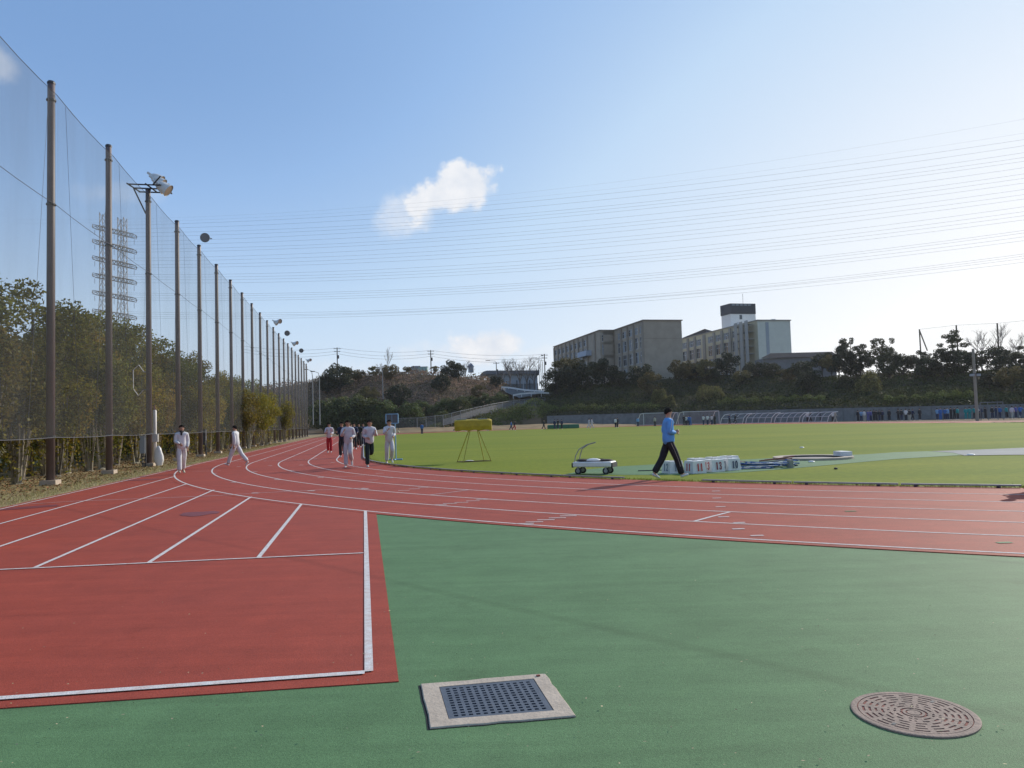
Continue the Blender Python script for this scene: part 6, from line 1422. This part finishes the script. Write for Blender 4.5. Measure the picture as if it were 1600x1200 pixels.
# dark bars behind the boxes, brown folded mat
e = empty('folded_mat', G(1168, 727)+Vector((0, .5, .01)), .1, 'low brown folded mat just past the boxes', 'mat')
b = MB(); n = 14
for i in range(n+1):
    f = i/n; z = .10*math.sin(math.pi*min(f*1.2, 1))**.7+.01*math.sin(f*30)
    for y in (-.55, .55): b.v.append((-.75+1.3*f, y*(1-.1*f), max(z, .006)))
for i in range(n): b.f.append((2*i, 2*i+2, 2*i+3, 2*i+1))
b.v += [(-.75, -.55, 0), (.55, -.5, 0), (.55, .5, 0), (-.75, .55, 0)]; b.build('mat_top', M['brownmat'], e); MB().box((-.1, -.5, .03), (1.2, .04, .05)).build('mat_edge', M['brownmat'], e)
# heap of folded hurdles lying on the green apron: each one a thing
def hurdle(loc, rz, tilt, z, label, i):
    e = empty('folded_hurdle', Vector((loc.x, loc.y, z)), rz, label, 'hurdle', 'folded hurdles lying in a heap'); e.rotation_euler = (0, tilt, rz)
    me = bevel(MB().box((0, .0, .02), (1.18, .07, .018)).mesh('board'), .004); link('board', me, M['white'] if i % 2 else M['blues'], e)
    for k_ in range(4): MB().box((-.45+k_*.3, 0, .031), (.13, .066, .004)).build('board_mark', M['blues'] if i % 2 else M['white'], e)
    for x in (-.5, .5):
        MB().tube([(x, .0, .015), (x, .55, .012)], .016, 5).build('upright', M['blues'], e); MB().tube([(x, .55, .012), (x*1.0, .5, .03), (x, -.1, .035)], .016, 5).build('foot', M['blues'], e)
    MB().tube([(-.5, .55, .012), (.5, .55, .012)], .014, 5).build('base_bar', M['galv'], e)
hn = ['at the near edge', 'second from the near edge', 'third from the near edge', 'in the middle', 'fifth from the near edge', 'near the top', 'lying uppermost', 'at the far end', 'at the far side toward the ring', 'lying loose nearest the ring']
for i in range(10):
    u = [1176, 1188, 1194, 1202, 1210, 1205, 1212, 1220, 1200, 1226][i]; v = [733.5, 732.5, 731, 731.5, 730, 729, 730.5, 729.5, 727.5, 728][i]
    hurdle(G(u, v), [.06, .02, .15, -.05, .1, .2, .12, .25, -.1, .5][i], [.02, -.02, .04, .03, -.05, .05, .08, -.03, .02, .05][i], .012+.035*(i % 4), 'folded blue and white hurdle in the heap, '+hn[i], i)
for i, (u, v, lab) in enumerate([(1212, 722, 'rust brown bar lying over the throwing ring edge, nearest'), (1220, 720.5, 'rust brown bar lying over the throwing ring edge, farthest'), (1216, 724.5, 'short rust brown bar beside the hurdle heap')]):
    o = MB().tube([(-.55, -.25, .03), (.0, 0, .05), (.55, .28, .09)], .022, 6).build('steel_bar', mat('rusty_bar%d' % i, (.22, .07, .05), .8) if i == 0 else bpy.data.materials['rusty_bar0']); o.location = G(u, v)+Vector((0, .1, .03)); tag(o, lab, 'bar')
e = empty('small_post', G(1235, 731), 0, 'small weathered block standing at the end of the hurdle heap', 'block'); link('block', bevel(MB().box((0, 0, .11), (.10, .25, .22)).mesh('block'), .01), mat('weathered_wood', (.28, .27, .22), .9), e)
# throwing ring
rc = (G(1196, 716.5)+G(1346, 716))/2; rc = G(1270, 716.7)
e = empty('throwing_ring', rc, 0, 'flat concrete throwing circle with a pale rim on the green apron', 'throwing circle')
ra = (G(1346, 716).x-G(1194, 716.5).x)/2*.93
def ellz(r, z0, z1, m, name, w_): 
    b = MB(); n = 48
    for j in range(n):
        a = 2*math.pi*j/n
        for (rr, z) in ((r, z0), (r, z1), (r-w_, z1), (r-w_, z0)): b.v.append((rr*math.cos(a), rr*math.sin(a)*1.0, z))
    for j in range(n):
        for q in range(3): a0, a1 = 4*j, 4*((j+1) % n); b.f.append((a0+q, a1+q, a1+q+1, a0+q+1))
    return b.build(name, m, e)
MB().lathe([(ra-.05, .004), (ra-.05, .014)], n=48).build('ring_floor', M['ring_floor'], e); ellz(ra, .005, .075, M['conc'], 'ring_apron', .30); ellz(ra-.30, .01, .05, M['rubber'], 'steel_band', .03)
sb = G(1322, 716.8); b = MB(); n = 10; a0, a1 = -.15, .42
e2 = empty('stop_board', rc, 0, 'white curved stop board set on the rim of the throwing circle', 'stop board')
for i in range(n+1):
    a = a0+(a1-a0)*i/n-.05; 
    for (r, z) in ((ra-.36, .06), (ra-.36, .21), (ra-.02, .21), (ra-.02, .06)): b.v.append((r*math.cos(a), r*math.sin(a), z))
for i in range(n):
    for q in range(4): b.f.append((4*i+q, 4*i+4+q, 4*i+4+(q+1) % 4, 4*i+(q+1) % 4))
b.f += [(0, 1, 2, 3), (4*n, 4*n+3, 4*n+2, 4*n+1)]; b.build('board', M['white'], e2)
for (u, v, lab, s_) in ((1244, 728.5, 'tiny dark thing left beside the heap on the green apron', .05), (1268, 722.5, 'small white disc lying before the throwing circle', .10), (1306, 733.5, 'small dark spot of turf plug on the grass', .05), (1517, 711.5, 'small white marker block where the runway starts', .12), (1253, 700, 'small pale marker disc in the open turf', .10)):
    o = MB().lathe([(s_*.9, 0), (s_, .015), (s_*.8, .035), (s_*.2, .045)], n=10).build('ground_marker', M['white'] if 'white' in lab or 'pale' in lab else M['rubber']); o.location = G(u, v)+Vector((0, 0, .008)); tag(o, lab, 'marker')
# dark bar on the green apron by the man
o = MB().tube([(-.45, 0, .02), (.35, .02, .02)], .014, 5).build('steel_bar', M['darkm']); o.location = G(1022, 736); tag(o, 'thin dark bar lying on the green apron before the man in blue', 'bar')

# yellow box on trestle
yc = (G(716, 722)+G(726, 723)+G(756, 719.5)+G(767, 720.5))/4; yc = G(741, 721.5)
e = empty('yellow_trestle_box', yc, 0, 'long yellow canvas covered box standing high on splayed yellow legs', 'trestle')
zt1, zb1 = P(740, 655.6, yc.y).z, P(740, 672.5, yc.y).z; wx = 1.42
b = MB(); n = 16; prof = [(-.24, zb1+.02), (-.26, zb1+.16), (-.24, zt1-.04), (-.16, zt1+.005), (0, zt1+.02), (.16, zt1+.005), (.24, zt1-.04), (.26, zb1+.15), (.22, zb1)]
for i in range(n+1):
    x = -wx/2+wx*i/n; ed = 1-.16*(abs(i-n/2)/(n/2))**6
    for (y, z) in prof: b.v.append((x+.0*y, y*ed, z-.03*math.sin(i*1.3)*(.15 if z > zb1+.2 else .5)-(.03 if i in (0, n) and z > zt1-.1 else 0)))
m_ = len(prof)
for i in range(n):
    for j in range(m_-1): b.f.append((i*m_+j, (i+1)*m_+j, (i+1)*m_+j+1, i*m_+j+1))
    b.f.append((i*m_+m_-1, (i+1)*m_+m_-1, (i+1)*m_, i*m_))
b.f += [tuple(range(m_-1, -1, -1)), tuple(n*m_+j for j in range(m_))]; b.build('canvas_cover', M['yellow'], e)
for x0, x1 in ((-.62, -.25), (.2, .55)): MB().tube([(x0, -.12, zt1+.02), (x1, -.12, zt1+.025)], .016, 5).build('top_rod', M['galv'], e)
feet = [G(716, 722)-yc, G(726, 723.5)-yc, G(766.5, 720.5)-yc, G(755.5, 719.2)-yc]
feet = [Vector((-.68, -.15, 0)), Vector((-.40, -.32, 0)), Vector((.66, -.05, 0)), Vector((.40, .35, 0))]; tops = [Vector((-.17, -.14, zb1)), Vector((-.14, .14, zb1)), Vector((.20, -.12, zb1)), Vector((.15, .14, zb1))]
feet = [Vector((-.66, .0, 0)), Vector((-.39, -.36, 0)), Vector((.66, -.0, 0)), Vector((.37, .36, 0))]
for i, (a, c) in enumerate(zip(tops, feet)): MB().tube([a, c], .017, 6).build('leg', M['yellowm'], e)
for i, j in ((0, 1), (1, 2), (2, 3), (3, 0)): MB().tube([feet[i]+Vector((0, 0, .02)), feet[j]+Vector((0, 0, .02))], .013, 5).build('base_bar', mat('brown_bar', (.16, .10, .05), .8) if 'brown_bar' not in bpy.data.materials else bpy.data.materials['brown_bar'], e)
o = lump('paper', G(733, 721.5)+Vector((0, .1, .03)), (.16, .1, .02), M['white'], None, 8, 'white folded paper lying between the yellow trestle legs', 'paper')
# blue framed board on a stand
bc = G(619, 719); e = empty('framed_board', bc, -.12, 'dark mesh board in a pale blue frame on a tall thin stand', 'board'); Yb_ = bc.y
z0, z1 = P(612, 661.5, Yb_).z, P(612, 647, Yb_).z; cx = P(612.3, 655, Yb_).x-bc.x; wd = .53
for (c, d) in (((cx, 0, z1), (wd, .04, .04)), ((cx, 0, z0), (wd, .04, .04)), ((cx-wd/2, 0, (z0+z1)/2), (.04, .04, z1-z0)), ((cx+wd/2, 0, (z0+z1)/2), (.04, .04, z1-z0)), ((cx, -.012, (z0+z1)/2), (.015, .012, z1-z0))): MB().box(c, d).build('frame_bar', M['bluem'], e)
MB().box((cx, .012, (z0+z1)/2), (wd-.05, .008, z1-z0-.05)).build('mesh_board', M['mesh_dark'], e)
MB().tube([(cx+.13, .01, z0), (0, 0, .05)], .024, 7).build('stand', M['bluem'], e); MB().tube([(-.30, 0, .035), (.28, 0, .035)], .032, 6).build('foot', M['bluem'], e); MB().tube([(0, -.25, .03), (0, .25, .03)], .025, 6).build('foot', M['bluem'], e)
MB().tube([(cx+wd/2, 0, z0+.02), (cx+wd/2, 0, z0-.3)], .012, 5).build('hanging_rod', M['darkm'], e)
lump('hanging_bottle', Vector((bc.x+cx+wd/2, bc.y, z0-.42)), (.045, .04, .09), cm('cream_bag', (.6, .5, .32)), None, 5, 'small cream bag hanging under the blue framed board', 'bag')
# goals
def goal(u0, u1, vb, vt_, Y, label):
    a, c = P(u0, vb, Y), P(u1, vb, Y); a.z = c.z = .12; h = P(u0, vt_, Y).z; e = empty('goal', a, math.atan2((c-a).y, (c-a).x), label, 'goal', 'football goals before the wall'); W_ = (c-a).length; h -= .12
    MB().tube([(0, 0, 0), (0, 0, h)], .065, 6).build('post', M['wframe'], e); MB().tube([(W_, 0, 0), (W_, 0, h)], .065, 6).build('post', M['wframe'], e); MB().tube([(0, 0, h), (W_, 0, h)], .065, 6).build('crossbar', M['wframe'], e)
    for x, dx in ((0, -1.0), (W_, -1.0)):
        MB().tube([(x, 0, h), (x+dx*.4, 1.0, h-.1), (x+dx, 2.0, 0.1)], .055, 6).build('net_support', M['white'], e)
    MB().tube([(-1.0, 2, .1), (W_-1.0, 2, .1)], .04, 6).build('ground_bar', M['wframe'], e)
    b = MB(); b.add([(0, 0, h), (W_, 0, h), (W_-.4, 1.0, h-.1), (-.4, 1.0, h-.1), (W_-1, 2, .1), (-1, 2, .1)], [(0, 1, 2, 3), (3, 2, 4, 5)]); b.build('goal_net', M['net2'], e)
goal(1006, 1060, 664.5, 646, 136, 'football goal before the wall, nearer the green mat'); goal(1069, 1124, 663.5, 643.5, 132, 'football goal before the wall, nearer the pipe shelters')
def shelter(u0, u1, vb, vt_, Y, label, nb):
    a, c = P(u0, vb, Y), P(u1, vb, Y-3); a.z = c.z = .1; h = P(u0, vt_, Y).z; e = empty('pipe_shelter', a, math.atan2((c-a).y, (c-a).x), label, 'shelter frame', 'pipe frame shelters by the wall'); W_ = (c-a).length
    for i in range(nb+1):
        x = W_*i/nb; MB().tube([(x-.9, 0, 0), (x-.7, .1, h*.55), (x-.2, .3, h*.92), (x+.5, .7, h)], .05, 5).build('rib', M['white'] if i in (0, nb) else M['wframe'], e)
    for (y, z, dx) in ((.7, h, .5), (.1, h*.55, -.7), (0, .05, -.9)): MB().tube([(dx, y, z), (W_+dx, y, z)], .04, 5).build('rail', M['wframe'], e)
    b = MB(); b.add([(-.7, .13, h*.55), (W_-.7, .13, h*.55), (W_+.5, .75, h), (.5, .75, h)], [(0, 1, 2, 3)]); b.build('cover_sheet', M['net2'], e)
shelter(1133, 1168, 663.5, 648, 127, 'first pipe frame shelter after the goals', 3); shelter(1173, 1213, 663, 647, 124, 'second pipe frame shelter after the goals', 4); shelter(1218, 1257, 661.5, 646.5, 120, 'third pipe frame shelter after the goals', 4); shelter(1262, 1302, 660, 645.5, 116, 'last pipe frame shelter before the crowd', 4)
# high jump mat
a = P(854, 672.5, 130); e = empty('landing_mat', Vector((P(880, 672, 130).x, 130, .05)), 0, 'long dark green landing mat with people on it before the wall', 'mat')
link('cushion', bevel(MB().box((0, 0, .35), (5.4, 2.4, .62)).mesh('cushion'), .06), M['greenmat'], e); MB().box((0, -.0, .70), (5.3, 2.3, .05)).build('top_cover', mat('paler_green_cover', (.05, .24, .14), .6), e)
for x in (-.9, .9): MB().box((x, -1.21, .35), (.05, .03, .6)).build('seam', M['rubber'], e)
# concrete post with a box on the slope, masts and net on the terrace
def cpost(u, vb, vt_, Y, r, label, box=True):
    pb, pt = P(u+1, vb, Y), P(u, vt_, Y); e = empty('concrete_post', (pb.x, pb.y, 0), 0, label, 'post'); MB().tube([(0, 0, -.2), (0, 0, pt.z)], [r*1.15, r*.85], 9).build('shaft', mat('post_concrete', (.30, .27, .22), .85, .15, 2), e)
    if box:
        zz = P(u, 586, Y).z
        for k_, x in enumerate((-.42, .32)): MB().box((x, -.2, zz), (.42, .3, .26)).build('loudspeaker', M['paleband'], e)
        MB().box((0, -.15, zz+.15), (1.0, .08, .08)).build('bracket', M['darkm'], e)
cpost(1525, 640, 545, 88, .17, 'tall concrete post with loudspeakers standing behind the distant crowd')
o = empty('gate_frame', P(1532, 640, 90), 0, 'thin pipe gate frame on the wall beside the concrete post', 'frame'); W_ = P(1585, 640, 88).x-P(1532, 640, 90).x
o.location.z = .0
for x in (0, W_*.33, W_*.75, W_): MB().tube([(x, 0, 0), (x, 0, 2.15)], .05, 5).build('upright', mat('dull_pipe', (.16, .165, .175), .7) if 'dull_pipe' not in bpy.data.materials else bpy.data.materials['dull_pipe'], o)
MB().tube([(0, 0, 2.15), (W_, 0, 2.15)], .05, 5).build('top_bar', bpy.data.materials['dull_pipe'], o)
tn = empty('terrace_net', (0, 0, 0), 0, 'high ball net on thin masts behind the trees on the terrace', 'net fence'); prev = None
for (u, vt_, Y) in ((1436.5, 514.5, 160), (1494, 508, 150), (1558, 505, 142), (1640, 497, 132)):
    pt = P(u, vt_, Y); b = MB(); b.tube([(pt.x, pt.y, 6), (pt.x, pt.y, pt.z)], .13, 6); b.build('mast', M['bark'], tn)
    if prev:
        b = MB(); b.add([(prev.x, prev.y, 7), (pt.x, pt.y, 7), pt, prev], [(0, 1, 2, 3)]); b.build('net_panel', net_mat('thin_net', (.3, .3, .32), .035, 2) if 'thin_net' not in bpy.data.materials else bpy.data.materials['thin_net'], tn)
        MB().tube([prev, pt], .018, 4).build('top_cable', M['wire'], tn)
    prev = pt
pt = P(1437, 517, 160); q = P(1449, 548, 160); MB().tube([pt, q], .12, 6).build('strut', M['bark'], tn)
# tan bank at the far end of the field
vs = []; fs = []
for i, u in enumerate(np.arange(470, 1010, 18)):
    hh = .95*min(1, max(0, (u-560)/40)) if u < 900 else .95*max(.35, 1-(u-880)/160)
    hh = max(hh, .1); vs += [((u-800)/F*146, 146, -.02), ((u-800)/F*152, 152, hh*.8+.05*math.sin(u*.2)), ((u-800)/F*162, 162, hh)]
    if i: k_ = 3*i; fs += [(k_-3, k_, k_+1, k_-2), (k_-2, k_+1, k_+2, k_-1)]
b = MB(); b.add(vs, fs); tag(b.build('tan_bank', mat('tan_grass_bank', (.36, .25, .14), .95, 0, .5, (.24, .17, .10), bump=.4, bscale=3, spec=.05), smooth=True), kind='structure')

# ================================================================== HAZE
hz = MB().box((0, 2400, 38.5), (6200, 5400, 79)).build('haze', None); hz['kind'] = 'stuff'; hz['label'] = 'faint winter haze in the air over the whole place'
hm = bpy.data.materials.new('haze'); hm.use_nodes = True; ht = hm.node_tree; ht.nodes.clear(); ho = ht.nodes.new('ShaderNodeOutputMaterial'); hv = ht.nodes.new('ShaderNodeVolumePrincipled')
hv.inputs['Color'].default_value = (.92, .94, .97, 1); hv.inputs['Density'].default_value = .00013; hv.inputs['Anisotropy'].default_value = .35; ht.links.new(hv.outputs[0], ho.inputs['Volume']); hz.data.materials.append(hm)
